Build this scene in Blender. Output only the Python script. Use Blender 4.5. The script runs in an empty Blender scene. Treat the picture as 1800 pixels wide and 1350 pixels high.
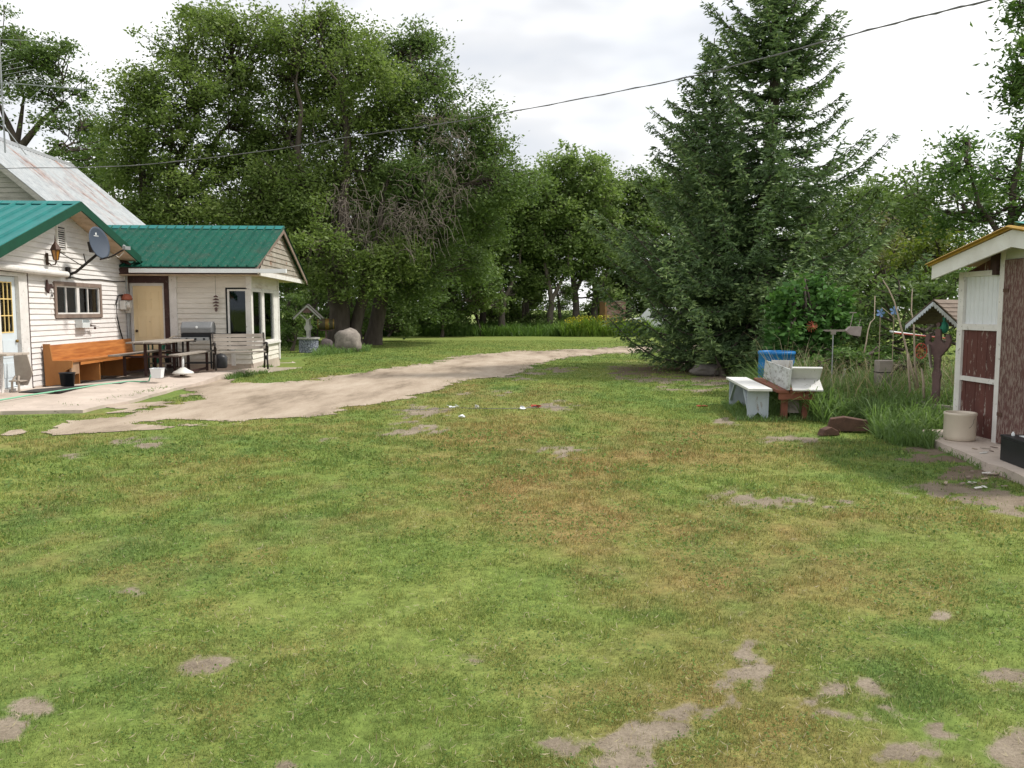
import bpy, math, random
import numpy as np
from mathutils import Vector, Matrix
R = math.radians
random.seed(7); RNG = np.random.default_rng(11)
scene = bpy.context.scene
COL = scene.collection

# ------------------------------------------------------------------ camera
F = 1457.0; TH = math.atan(130.0/F); CH = 1.6
cs, sn = math.cos(TH), math.sin(TH)
cam_d = bpy.data.cameras.new("camera"); cam = bpy.data.objects.new("camera", cam_d); COL.objects.link(cam)
cam_d.sensor_width = 36; cam_d.lens = F/1800*36; cam_d.clip_end = 9000; cam_d.clip_start = 0.05
cam.location = (0, 0, CH); cam.rotation_euler = (math.pi/2-TH, 0, 0)
scene.camera = cam

def at(px, py, d):
    """world point seen at photo pixel (px,py), d metres north of the camera"""
    u = (px-900)/F; v = (675-py)/F
    y = cs+v*sn; z = -sn+v*cs
    return Vector((u*d/y, d, CH+z*d/y))
def gp(px, py, z=0.0):
    """point at height z seen at the pixel"""
    u = (px-900)/F; v = (675-py)/F
    y = cs+v*sn; zz = -sn+v*cs
    t = (z-CH)/zz
    return Vector((u*t, y*t, z))
def to_px(X, Y, Z=0.0):
    dz = Z-CH
    fwd = Y*cs-dz*sn; up = Y*sn+dz*cs
    fwd = np.where(fwd < .05, .05, fwd)
    return 900+F*X/fwd, 675-F*up/fwd

# ------------------------------------------------------------------ helpers
class MB:
    def __init__(s): s.v = []; s.f = []
    def add(s, vs, fs):
        o = len(s.v); s.v += [tuple(p) for p in vs]; s.f += [tuple(i+o for i in f) for f in fs]; return s
    def box(s, x0, x1, y0, y1, z0, z1):
        return s.add([(x0,y0,z0),(x1,y0,z0),(x1,y1,z0),(x0,y1,z0),(x0,y0,z1),(x1,y0,z1),(x1,y1,z1),(x0,y1,z1)],
              [(0,3,2,1),(4,5,6,7),(0,1,5,4),(1,2,6,5),(2,3,7,6),(3,0,4,7)])
    def obox(s, c, size, rot=None):
        a, b, h = size[0]/2, size[1]/2, size[2]/2
        m = rot if rot is not None else Matrix.Identity(3)
        c = Vector(c)
        vs = [c+m@Vector(p) for p in [(-a,-b,-h),(a,-b,-h),(a,b,-h),(-a,b,-h),(-a,-b,h),(a,-b,h),(a,b,h),(-a,b,h)]]
        return s.add(vs, [(0,3,2,1),(4,5,6,7),(0,1,5,4),(1,2,6,5),(2,3,7,6),(3,0,4,7)])
    def beam(s, p, q, w, h, up=(0,0,1)):
        p, q = Vector(p), Vector(q); d = (q-p); L = d.length; d = d/L
        u = Vector(up)
        if abs(d.dot(u)) > .98: u = Vector((0,1,0))
        side = d.cross(u).normalized(); u2 = side.cross(d).normalized()
        m = Matrix((d, side, u2)).transposed()
        return s.obox((p+q)/2, (L, w, h), m)
    def tube(s, pts, r, n=8, cap=True):
        pts = [Vector(p) for p in pts]; rs = r if isinstance(r, (list, tuple)) else [r]*len(pts)
        o = len(s.v); k = len(pts)
        t0 = (pts[1]-pts[0]).normalized()
        ref = Vector((0,0,1)) if abs(t0.z) < .9 else Vector((1,0,0))
        for i, p in enumerate(pts):
            t = (pts[min(i+1,k-1)]-pts[max(i-1,0)]).normalized()
            a = t.cross(ref)
            if a.length < 1e-4: a = t.orthogonal()
            a.normalize(); b = a.cross(t)
            ref = b*-1 if False else ref
            for j in range(n):
                th = 2*math.pi*j/n
                s.v.append(tuple(p+(a*math.cos(th)+b*math.sin(th))*rs[i]))
        for i in range(k-1):
            for j in range(n):
                j2 = (j+1) % n
                s.f.append((o+i*n+j, o+i*n+j2, o+(i+1)*n+j2, o+(i+1)*n+j))
        if cap:
            s.f.append(tuple(o+j for j in range(n))[::-1]); s.f.append(tuple(o+(k-1)*n+j for j in range(n)))
        return s
    def lathe(s, prof, n=24, c=(0,0,0)):
        o = len(s.v)
        for r, z in prof:
            for j in range(n):
                th = 2*math.pi*j/n
                s.v.append((c[0]+r*math.cos(th), c[1]+r*math.sin(th), c[2]+z))
        for i in range(len(prof)-1):
            for j in range(n):
                j2 = (j+1) % n
                s.f.append((o+i*n+j, o+i*n+j2, o+(i+1)*n+j2, o+(i+1)*n+j))
        return s
    def prism(s, poly, off):
        """poly: list of 3d points (planar), off: extrusion vector"""
        n = len(poly); poly = [Vector(p) for p in poly]; off = Vector(off)
        o = len(s.v)
        s.v += [tuple(p) for p in poly]+[tuple(p+off) for p in poly]
        s.f.append(tuple(o+i for i in range(n))[::-1]); s.f.append(tuple(o+n+i for i in range(n)))
        for i in range(n):
            j = (i+1) % n; s.f.append((o+i, o+j, o+n+j, o+n+i))
        return s
    def quad(s, a, b, c, d): return s.add([a,b,c,d], [(0,1,2,3)])
    def ball(s, c, r, n=10, m=7):
        prof = [(max(1e-4, math.sin(math.pi*i/m))*r[0], -math.cos(math.pi*i/m)*r[2]) for i in range(m+1)]
        o = len(s.v)
        s.lathe(prof, n, (0,0,0))
        for i in range(o, len(s.v)):
            p = s.v[i]; s.v[i] = (c[0]+p[0], c[1]+p[1]*r[1]/r[0], c[2]+p[2])
        return s

def link(name, mesh, mat, parent=None, smooth=False):
    o = bpy.data.objects.new(name, mesh); COL.objects.link(o)
    if mat: mesh.materials.append(mat)
    if parent: o.parent = parent
    if smooth:
        mesh.polygons.foreach_set('use_smooth', [True]*len(mesh.polygons))
    return o
def part(name, mb, mat, parent=None, label=None, smooth=False, bevel=0):
    me = bpy.data.meshes.new(name); me.from_pydata(mb.v, [], mb.f); me.update()
    o = link(name, me, mat, parent, smooth)
    if bevel:
        b = o.modifiers.new('bevel', 'BEVEL'); b.width = bevel; b.segments = 2; b.limit_method = 'ANGLE'
    if label: o['label'] = label
    return o
def thing(name, label, cat, loc=(0,0,0), rot=0, group=None):
    o = bpy.data.objects.new(name, None); COL.objects.link(o); o.empty_display_size = .2
    o.location = loc; o.rotation_euler = (0,0,rot); o['label'] = label; o['category'] = cat
    if group: o['group'] = group
    return o
def tag(o, label, cat, group=None, kind=None):
    o['label'] = label
    if cat: o['category'] = cat
    if group: o['group'] = group
    if kind: o['kind'] = kind
    return o
def solo(name, mb, mat, label, cat, loc=(0,0,0), rot=0, group=None, smooth=False, bevel=0):
    o = part(name, mb, mat, None, smooth=smooth, bevel=bevel)
    o.location = loc; o.rotation_euler = (0,0,rot)
    return tag(o, label, cat, group)
def np_mesh(name, V, Fc, attrs=None):
    V = np.asarray(V, dtype=np.float32); Fc = np.asarray(Fc, dtype=np.int32)
    k = Fc.shape[1]; me = bpy.data.meshes.new(name)
    me.vertices.add(len(V)); me.vertices.foreach_set('co', V.ravel())
    me.loops.add(Fc.size); me.loops.foreach_set('vertex_index', Fc.ravel())
    me.polygons.add(len(Fc)); me.polygons.foreach_set('loop_start', np.arange(0, Fc.size, k, dtype=np.int32))
    if attrs:
        for n, a in attrs.items():
            at_ = me.attributes.new(n, 'FLOAT', 'POINT'); at_.data.foreach_set('value', np.asarray(a, dtype=np.float32))
    me.update(calc_edges=True)
    return me

# value noise
def _h(ix, iy, s):
    n = (ix.astype(np.int64)*374761393+iy.astype(np.int64)*668265263+s*1442695041) & 0x7fffffff
    n = ((n ^ (n >> 13))*1274126177) & 0x7fffffff
    return ((n ^ (n >> 16)) & 0xffff)/65535.0
def vnoise(x, y, s=0):
    ix = np.floor(x); iy = np.floor(y); fx = x-ix; fy = y-iy
    fx = fx*fx*(3-2*fx); fy = fy*fy*(3-2*fy)
    a = _h(ix, iy, s); b = _h(ix+1, iy, s); c = _h(ix, iy+1, s); d = _h(ix+1, iy+1, s)
    return (a*(1-fx)+b*fx)*(1-fy)+(c*(1-fx)+d*fx)*fy
def fbm(x, y, s=0, o=4):
    t = 0; a = .5; n = 0
    for i in range(o):
        t = t+a*vnoise(x*2**i+17*i, y*2**i-9*i, s+i); n += a; a *= .5
    return t/n     # 0..1

# ------------------------------------------------------------------ materials
def newmat(name):
    m = bpy.data.materials.new(name); m.use_nodes = True
    nt = m.node_tree; nt.nodes.clear()
    out = nt.nodes.new('ShaderNodeOutputMaterial'); return m, nt, out
def N(nt, t, **k):
    n = nt.nodes.new(t)
    for a, b in k.items():
        if a.startswith('_'): n.inputs[a[1:].replace('_', ' ')].default_value = b
        else: setattr(n, a, b)
    return n
def c4(c): return (c[0], c[1], c[2], 1)
def ramp(nt, src, stops):
    r = nt.nodes.new('ShaderNodeValToRGB'); nt.links.new(src, r.inputs[0])
    e = r.color_ramp.elements
    while len(e) < len(stops): e.new(.5)
    for i, (p, c) in enumerate(stops): e[i].position = p; e[i].color = c4(c)
    return r
def mixc(nt, fac, a, b):
    m = nt.nodes.new('ShaderNodeMix'); m.data_type = 'RGBA'
    for sock, v in ((m.inputs[0], fac), (m.inputs[6], a), (m.inputs[7], b)):
        if isinstance(v, (int, float)): sock.default_value = v
        elif isinstance(v, tuple): sock.default_value = c4(v)
        else: nt.links.new(v, sock)
    return m.outputs[2]
def mat(name, c1, c2=None, wear=None, wear_amt=.0, scale=6, stretch=(1,1,1), rough=.75, bump=.15, metal=0, spec=.3, wscale=None, fine=60, stain=None, stain_amt=0):
    m, nt, out = newmat(name)
    p = N(nt, 'ShaderNodeBsdfPrincipled', _Roughness=rough, _Metallic=metal); p.inputs['Specular IOR Level'].default_value = spec
    tc = N(nt, 'ShaderNodeTexCoord'); mp = N(nt, 'ShaderNodeMapping'); mp.inputs['Scale'].default_value = stretch
    nt.links.new(tc.outputs['Object'], mp.inputs[0])
    n1 = N(nt, 'ShaderNodeTexNoise', _Scale=scale, _Detail=8.0, _Roughness=.62); nt.links.new(mp.outputs[0], n1.inputs['Vector'])
    c2 = c2 or tuple(x*.78 for x in c1)
    r = ramp(nt, n1.outputs[0], [(.32, c2), (.68, c1)])
    col = r.outputs[0]
    if stain:
        n3 = N(nt, 'ShaderNodeTexNoise', _Scale=scale*.35, _Detail=6.0, _Roughness=.7); nt.links.new(mp.outputs[0], n3.inputs['Vector'])
        r3 = ramp(nt, n3.outputs[0], [(.62-stain_amt*.3, (0,0,0)), (.78-stain_amt*.2, (1,1,1))])
        col = mixc(nt, r3.outputs[0], col, stain)
    if wear:
        n2 = N(nt, 'ShaderNodeTexNoise', _Scale=wscale or scale*3, _Detail=10.0, _Roughness=.75); nt.links.new(mp.outputs[0], n2.inputs['Vector'])
        r2 = ramp(nt, n2.outputs[0], [(.66-wear_amt*.35, (0,0,0)), (.70-wear_amt*.3, (1,1,1))])
        col = mixc(nt, r2.outputs[0], col, wear)
    nt.links.new(col, p.inputs['Base Color'])
    if bump:
        nb = N(nt, 'ShaderNodeTexNoise', _Scale=fine, _Detail=6.0); nt.links.new(mp.outputs[0], nb.inputs['Vector'])
        b = N(nt, 'ShaderNodeBump', _Strength=bump, _Distance=.01); nt.links.new(nb.outputs[0], b.inputs['Height'])
        nt.links.new(b.outputs[0], p.inputs['Normal'])
    nt.links.new(p.outputs[0], out.inputs[0])
    return m
def leafmat(name, dark, light, trans=.3, third=None, rough=.55, spec=.25):
    m, nt, out = newmat(name)
    a = N(nt, 'ShaderNodeAttribute', attribute_name='rnd')
    stops = [(0, dark), (.55, light), (1, third or tuple(x*1.25 for x in light))]
    r = ramp(nt, a.outputs['Fac'], stops)
    p = N(nt, 'ShaderNodeBsdfPrincipled', _Roughness=rough); p.inputs['Specular IOR Level'].default_value = spec
    t = N(nt, 'ShaderNodeBsdfTranslucent')
    nt.links.new(r.outputs[0], p.inputs['Base Color'])
    tcol = mixc(nt, .5, r.outputs[0], (light[0]*1.6, light[1]*1.7, light[2]*.8)); nt.links.new(tcol, t.inputs[0])
    mx = N(nt, 'ShaderNodeMixShader', _Fac=trans); nt.links.new(p.outputs[0], mx.inputs[1]); nt.links.new(t.outputs[0], mx.inputs[2])
    nt.links.new(mx.outputs[0], out.inputs[0])
    return m

W_PAINT = mat('white_siding_paint', (.74,.715,.70), (.63,.605,.59), wear=(.30,.26,.24), wear_amt=.20, scale=2.2, stretch=(1,1,5), rough=.7, wscale=26, stain=(.46,.41,.37), stain_amt=.12)
W_PAINT2 = mat('cream_siding_paint', (.72,.68,.62), (.61,.575,.52), wear=(.32,.28,.22), wear_amt=.08, scale=2.2, stretch=(1,1,5), rough=.7, wscale=22, stain=(.42,.36,.27), stain_amt=.25)
OLD_SIDING = mat('weathered_grey_siding', (.46,.43,.38), (.32,.30,.27), wear=(.2,.17,.14), wear_amt=.3, scale=3, stretch=(1,1,6), wscale=20)
TRIM = mat('white_trim_paint', (.72,.70,.68), (.60,.58,.555), wear=(.3,.27,.24), wear_amt=.2, scale=5)
FASCIA_W = mat('peeling_white_board', (.72,.72,.70), (.62,.61,.58), wear=(.22,.16,.13), wear_amt=.13, scale=4, wscale=9)
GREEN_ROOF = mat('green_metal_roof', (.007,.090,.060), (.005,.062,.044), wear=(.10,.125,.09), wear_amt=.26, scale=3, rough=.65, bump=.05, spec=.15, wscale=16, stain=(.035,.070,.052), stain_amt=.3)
GREEN_ROOF_SUN = mat('green_metal_roof_sun_tone', (.014,.175,.165), (.010,.13,.125), scale=3, rough=.5, bump=.04, spec=.3)  # lighter teal copy of the green roof; sunlight is put into the colour
GREEN_TRIM = mat('dark_green_trim', (.005,.060,.032), (.004,.045,.025), scale=5, rough=.6, bump=.05)
RAW_WOOD = mat('brown_worn_wood', (.25,.19,.155), (.15,.11,.09), wear=(.36,.30,.25), wear_amt=.22, scale=5, stretch=(1,1,.25), wscale=12)
GREY_WOOD = mat('grey_weathered_wood', (.33,.29,.25), (.20,.175,.15), wear=(.12,.10,.085), wear_amt=.15, scale=7, stretch=(.35,1,1), wscale=18)
SOFFIT = mat('stained_soffit_board', (.62,.50,.38), (.40,.31,.21), wear=(.22,.12,.07), wear_amt=.12, scale=3, wscale=5)
DOOR_Y = mat('butter_yellow_door', (.82,.67,.42), (.77,.62,.38), scale=2, rough=.6, bump=.03, wear=(.42,.34,.2), wear_amt=.03)
DOOR_W = mat('pale_blue_white_door', (.60,.66,.70), (.54,.60,.64), scale=2, rough=.6, bump=.03, wear=(.4,.42,.42), wear_amt=.05)
YEL_WOOD = mat('yellow_muntin', (.78,.60,.26), (.7,.52,.2), bump=.03)
FRAME_DK = mat('maroon_door_frame', (.07,.038,.034), (.04,.022,.02), wear=(.3,.25,.22), wear_amt=.14, scale=6, wscale=14)
PEW = mat('varnished_orange_oak', (.50,.20,.055), (.27,.085,.022), scale=4, stretch=(1,.35,5), rough=.4, bump=.05, spec=.4, wear=(.50,.27,.12), wear_amt=.05, stain=(.62,.26,.07), stain_amt=.2)
PEW_IN = mat('oak_pew_end', (.42,.19,.06), (.30,.12,.035), scale=3, stretch=(1,1,.3), rough=.5, bump=.05)
BLACK = mat('black_plastic', (.018,.02,.024), (.012,.013,.016), rough=.45, bump=.03, scale=8)
IRON = mat('black_iron', (.02,.02,.02), (.04,.03,.025), rough=.6, scale=12)
DARKMET = mat('dark_brown_steel', (.055,.025,.022), (.035,.018,.016), rough=.6, scale=9, wear=(.16,.07,.04), wear_amt=.1)
GREYMET = mat('galvanized_grey', (.36,.37,.38), (.28,.29,.30), rough=.45, metal=.5, bump=.04)
PLASTIC_W = mat('dull_white_plastic', (.66,.65,.62), (.58,.57,.53), rough=.5, bump=.03, scale=5)
BEIGE_PL = mat('beige_weathered_panel', (.44,.39,.33), (.34,.29,.25), rough=.7, scale=5)
BLUE_PL = mat('blue_barrel_plastic', (.010,.17,.44), (.008,.13,.36), rough=.4, bump=.04, scale=5, wear=(.09,.25,.5), wear_amt=.06)
STONE = mat('speckled_granite', (.29,.255,.225), (.15,.13,.115), wear=(.14,.125,.11), wear_amt=.25, scale=4, wscale=12, bump=.9, fine=14, rough=.9)
CROCK = mat('cream_glazed_crock', (.60,.53,.43), (.54,.47,.38), rough=.35, bump=.03, scale=3, wear=(.30,.26,.20), wear_amt=.0, spec=.5)
RED_PAINT = mat('maroon_peeling_paint', (.125,.046,.038), (.085,.032,.028), wear=(.38,.32,.28), wear_amt=.26, scale=5, stretch=(1,1,.28), wscale=18)
RED_DOOR = mat('maroon_worn_plywood', (.135,.062,.055), (.10,.05,.044), wear=(.24,.185,.16), wear_amt=.50, scale=4, stretch=(1,1,.22), wscale=48, bump=.3)
WHITE_CORR = mat('white_corrugated_sheet', (.70,.72,.74), (.62,.64,.66), rough=.55, bump=.03, scale=4, wear=(.4,.36,.3), wear_amt=.04)
YEL_TIN = mat('mustard_tin_roof', (.44,.28,.04), (.32,.18,.025), wear=(.25,.10,.03), wear_amt=.14, scale=5, rough=.5)
TEAL = mat('teal_ridge_cap', (.08,.30,.28), (.06,.24,.22), rough=.4, bump=.03)
BENCH_W = mat('white_chipped_bench', (.68,.68,.66), (.58,.58,.56), wear=(.33,.30,.27), wear_amt=.17, scale=6, stretch=(1,1,.4), wscale=17)
BENCH_G = mat('greyed_white_board', (.56,.58,.57), (.42,.44,.43), wear=(.25,.25,.23), wear_amt=.40, scale=6, stretch=(1,.3,1), wscale=16)
LEG_SHADE = mat('shade_blue_white_leg', (.44,.49,.54), (.34,.39,.43), wear=(.25,.22,.20), wear_amt=.24, scale=6, stretch=(1,1,.3), wscale=15)  # white legs; their bluish shade is put into the colour, chips are wear
REDWOOD = mat('redwood_plank', (.27,.105,.065), (.17,.065,.045), wear=(.38,.25,.19), wear_amt=.12, scale=6, stretch=(1,.3,1))
SHAKE = mat('brown_board_shingles', (.19,.145,.11), (.11,.08,.06), scale=8, stretch=(.3,1,1), wear=(.1,.075,.055), wear_amt=.15)
DARKSHAKE = mat('dark_shingle', (.07,.065,.06), (.045,.042,.04), scale=10)
WELL_BROWN = mat('purple_brown_timber', (.17,.105,.100), (.10,.062,.060), scale=6, wear=(.26,.2,.19), wear_amt=.12)
RUST = mat('rusted_iron', (.12,.066,.048), (.07,.040,.030), scale=9, wear=(.24,.13,.08), wear_amt=.2, bump=.4, rough=.9)
STICK = mat('pale_bare_stick', (.40,.33,.24), (.28,.22,.16), scale=12)
BARK = mat('dark_furrowed_bark', (.105,.085,.070), (.050,.040,.033), scale=5, stretch=(1,1,.3), bump=.9, fine=14, rough=.95)
BARK_L = mat('grey_bark', (.17,.145,.12), (.09,.075,.062), scale=5, stretch=(1,1,.3), bump=.8, fine=14, rough=.95)
DEADTWIG = mat('bare_grey_twig', (.24,.205,.175), (.16,.13,.11), scale=9)
WIRE_M = mat('insulated_wire', (.11,.11,.115), (.15,.15,.15), rough=.6, bump=0)
HOSE_M = mat('mint_green_hose', (.22,.50,.33), (.18,.42,.28), rough=.4, bump=0)
DISH_M = mat('slate_grey_dish', (.058,.075,.105), (.052,.067,.095), rough=.6, bump=0, scale=2)
WHITE_M = mat('clean_white_paint', (.75,.77,.78), (.7,.72,.73), rough=.5, bump=0)
CURTAIN = mat('lilac_grey_curtain', (.36,.35,.37), (.16,.155,.17), rough=.95, scale=3, stretch=(1,1,.2))
ROOM = mat('unlit_room_black', (.020,.022,.024), (.012,.014,.014), rough=.95, bump=0)  # near-black: room darkness is put into the colour; also the dark window frame
AMBER = mat('amber_lantern_glass', (.42,.19,.035), (.30,.13,.02), rough=.2, bump=0, spec=.6)
COPPER = mat('dull_copper_brown', (.09,.05,.035), (.05,.03,.022), rough=.5, metal=.3, bump=.05)
REDP = mat('faded_red', (.42,.06,.03), (.3,.045,.025), rough=.6, bump=.03)
BLUEP = mat('pale_blue_plastic', (.22,.36,.62), (.18,.3,.55), rough=.5, bump=0)
GREENP = mat('teal_green_plastic', (.04,.26,.17), (.03,.2,.13), rough=.5, bump=.03)
BRASS = mat('aged_brass_band', (.30,.19,.05), (.18,.11,.03), rough=.5, metal=.4)
GLASSCLR = None
def glassmat():
    m, nt, out = newmat('window_glass')
    fr = N(nt, 'ShaderNodeFresnel', _IOR=1.5)
    g = N(nt, 'ShaderNodeBsdfGlossy', _Roughness=.03); g.inputs[0].default_value = (.9,.95,1,1)
    t = N(nt, 'ShaderNodeBsdfTransparent'); t.inputs[0].default_value = (.55,.60,.60,1)
    mx = N(nt, 'ShaderNodeMixShader'); nt.links.new(fr.outputs[0], mx.inputs[0]); nt.links.new(t.outputs[0], mx.inputs[1]); nt.links.new(g.outputs[0], mx.inputs[2])
    nt.links.new(mx.outputs[0], out.inputs[0]); return m
GLASS = glassmat()

def tinroofmat():
    m, nt, out = newmat('rust_streaked_tin')
    p = N(nt, 'ShaderNodeBsdfPrincipled', _Roughness=.55, _Metallic=.15)
    tc = N(nt, 'ShaderNodeTexCoord'); mp = N(nt, 'ShaderNodeMapping'); mp.inputs['Scale'].default_value = (.30, 1.0, .30)
    nt.links.new(tc.outputs['Object'], mp.inputs[0])
    n1 = N(nt, 'ShaderNodeTexNoise', _Scale=1.15, _Detail=10.0, _Roughness=.74, _Distortion=.5); nt.links.new(mp.outputs[0], n1.inputs['Vector'])
    n2 = N(nt, 'ShaderNodeTexNoise', _Scale=5.0, _Detail=8.0, _Roughness=.7); nt.links.new(tc.outputs['Object'], n2.inputs['Vector'])
    base = ramp(nt, n2.outputs[0], [(.3, (.24,.265,.285)), (.7, (.42,.44,.45))])
    r = ramp(nt, n1.outputs[0], [(.50, (0,0,0)), (.58, (.35,.35,.35)), (.65, (1,1,1))])
    rust = ramp(nt, n2.outputs[0], [(.35, (.11,.042,.028)), (.65, (.33,.165,.105))])
    nt.links.new(mixc(nt, r.outputs[0], base.outputs[0], rust.outputs[0]), p.inputs['Base Color'])
    nt.links.new(p.outputs[0], out.inputs[0]); return m
TIN = tinroofmat()

# ---- ground layout, evaluated on the lawn plane
BARE = [(1305,1082,17,10,1.1),(1312,1140,22,14,1.1),(1335,1165,26,16,1.1),(1300,1195,30,16,1.1),(1285,1225,28,18,1.1),(1232,1255,42,14,1.0),(1165,1280,48,14,.95),(1100,1305,36,20,.95),(1100,1340,40,14,.9),
 (1520,1215,46,20,1.0),(1580,1242,56,26,1.1),(1640,1272,56,20,.95),(1470,1300,42,22,.95),(1560,1325,70,18,1.0),(1450,1250,50,18,.8),(1790,1180,38,24,1.05),(1790,1312,34,24,1.05),(12,1282,26,12,.95),(735,1290,28,22,.85),(60,1240,30,10,.75),
 (1380,878,95,9,1.0),(1240,866,40,5,.8),(985,795,40,8,1.0),(745,727,34,12,1.05),(738,750,32,11,1.0),(700,758,30,6,.8),(1150,655,65,12,1.25),(1230,665,80,14,1.15),(990,651,36,4,1.1),(945,655,30,3,1.0),(240,778,36,9,1.1),(140,800,24,5,.9),
 (970,712,40,7,.8),(1280,738,26,8,1.0),(1720,852,90,30,1.2),(1780,880,90,22,.9),(1640,800,60,12,.9),(1400,772,60,6,.8),(860,690,40,4,.8),(900,664,30,4,.9),(1500,1110,34,10,.8),(1640,1085,22,8,.75),
 (1230,1258,90,8,.4),(200,1185,30,8,.6),(520,1345,30,8,.7),(820,1155,30,6,.55),(980,1310,50,12,.65),(380,1170,60,14,.5),(580,772,20,4,.8),(400,1045,25,8,.6),(460,968,18,6,.7),(230,1040,18,6,.6)]
DRIVE = [(1330,604),(1163,608),(1033,613),(933,617),(853,622),(787,630),(747,638),(700,645),(638,654),(564,666),(467,673),(412,671),(389,662),(311,680),(338,700),(300,712),(215,724),(140,728),(60,745),(75,765),(100,775),(180,764),(338,748),(440,743),(544,735),(642,714),(667,707),(760,690),(813,670),(883,662),(910,655),(940,640),(1000,627),(1163,618),(1330,612)]
DIRT2 = [(218,703),(340,682),(380,700),(250,735),(60,748),(30,775),(120,786),(0,806),(-200,830),(-200,770),(0,770),(60,735),(150,722)]
GRASSISLES = [(265,697,62,10,1.6),(150,733,90,8,1.5),(230,742,70,6,1.6),(300,740,60,4.5,1.5),(60,745,70,10,1.5),(60,724,130,7,1.8),(170,768,60,5,1.3),(40,775,50,6,1.2),(340,703,30,3,1.0),(520,737,60,2.5,.9),(640,716,50,2.5,.9)]
PATIO = [(-420,735),(0,718),(140,716),(218,701),(311,678),(389,660),(440,652),(500,645),(530,640),(540,632),(515,622)]
def inpoly(px, py, poly):
    """signed-ish: returns inside mask and distance to the outline (pixels)"""
    ins = np.zeros(px.shape, bool); dist = np.full(px.shape, 1e9)
    n = len(poly)
    for i in range(n):
        x1, y1 = poly[i]; x2, y2 = poly[(i+1) % n]
        c = ((y1 > py) != (y2 > py)) & (px < (x2-x1)*(py-y1)/((y2-y1) if y2 != y1 else 1e-9)+x1)
        ins ^= c
        ax = (px-x1)*.22; ay = py-y1; bx = (x2-x1)*.22; by = y2-y1
        t = np.clip((ax*bx+ay*by)/(bx*bx+by*by+1e-9), 0, 1)
        dist = np.minimum(dist, np.hypot(ax-t*bx, ay-t*by))
    return ins, dist
def blobs(px, py, lst):
    b = np.zeros(px.shape)
    for cx, cy, rx, ry, a in lst:
        q = ((px-cx)/(rx*1.18))**2+((py-cy)/(ry*1.18))**2
        b = np.maximum(b, a*np.exp(-q*.9))
    return b
def drive_val(X, Y):
    px, py = to_px(X, Y)
    ins, d = inpoly(px, py, DRIVE); ins2, d2 = inpoly(px, py, DIRT2)
    v = np.where(ins, d, -d); v2 = np.where(ins2, d2, -d2)-2.6
    nz = (fbm(X*.9, Y*.9, 3)-.5); nf = (fbm(X*4, Y*4, 5)-.5)
    v = v+nz*7+nf*7+(fbm(X*12, Y*12, 15, 3)-.5)*5
    v2 = v2+nz*26+nf*10
    v = np.maximum(v, v2)
    v = v-blobs(px, py, GRASSISLES)*9
    return np.where(Y > 9, v, -9)
def patio_in(X, Y):
    px, py = to_px(X, Y, .1); ins, d = inpoly(px, py, PATIO); return ins & (Y > 8)
def bare_val(X, Y):
    px, py = to_px(X, Y)
    b = blobs(px, py, BARE)
    nz = fbm(X*3.5, Y*3.5, 21, 5); big = fbm(X*.7, Y*.7, 41, 4)
    hf = fbm(X*11, Y*11, 23, 3); b = b*.92
    v = b+(nz-.5)*4.6*np.clip(b*2, .0, 1)+(hf-.5)*3.4*np.clip(b*2, 0, 1)+(fbm(X*26, Y*26, 47, 2)-.5)*1.2*np.clip(b*2, 0, 1)+np.clip(nz-.66, 0, 1)*2.2*(big > .48)
    # needle litter beneath the spruces, trodden earth at the shed
    r = np.hypot((X-6.2)/4.2, (Y-22.3)/2.6); v = np.maximum(v, (1.25-r)*1.1+(nz-.5)*.8)
    return np.where(Y > 1.5, v, 0)
def brown_val(X, Y):
    px, py = to_px(X, Y)
    b = blobs(px, py, [(1150,790,260,40,.75),(1000,900,150,110,.8),(1300,930,260,50,.65),(1500,1020,260,60,.7),(1250,1180,260,120,.55),(1050,1230,300,150,.45),(900,760,120,20,.7),(1600,900,240,28,.4),(1200,1010,320,70,.6),(350,1180,200,60,.4),(60,1180,120,50,.35),(450,1120,160,50,.3)])
    m = fbm(X*1.1, Y*.8, 77, 5); s = fbm(X*.35, Y*.35, 99, 3)
    st = fbm(X*.55+Y*.10, Y*.06-X*.02, 55, 3); return np.clip(b*.9+(m-.5)*1.2+(s-.5)*.5+(st-.5)*1.0+(fbm(X*5, Y*5, 12, 3)-.5)*.8-.03, 0, 1)
def lush_val(X, Y):
    m = fbm(X*.8+50, Y*.5, 7, 5); f = fbm(X*3+9, Y*3, 8, 4)
    return np.clip(.5+(m-.5)*1.3+(f-.5)*1.1, 0, 1)

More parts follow.
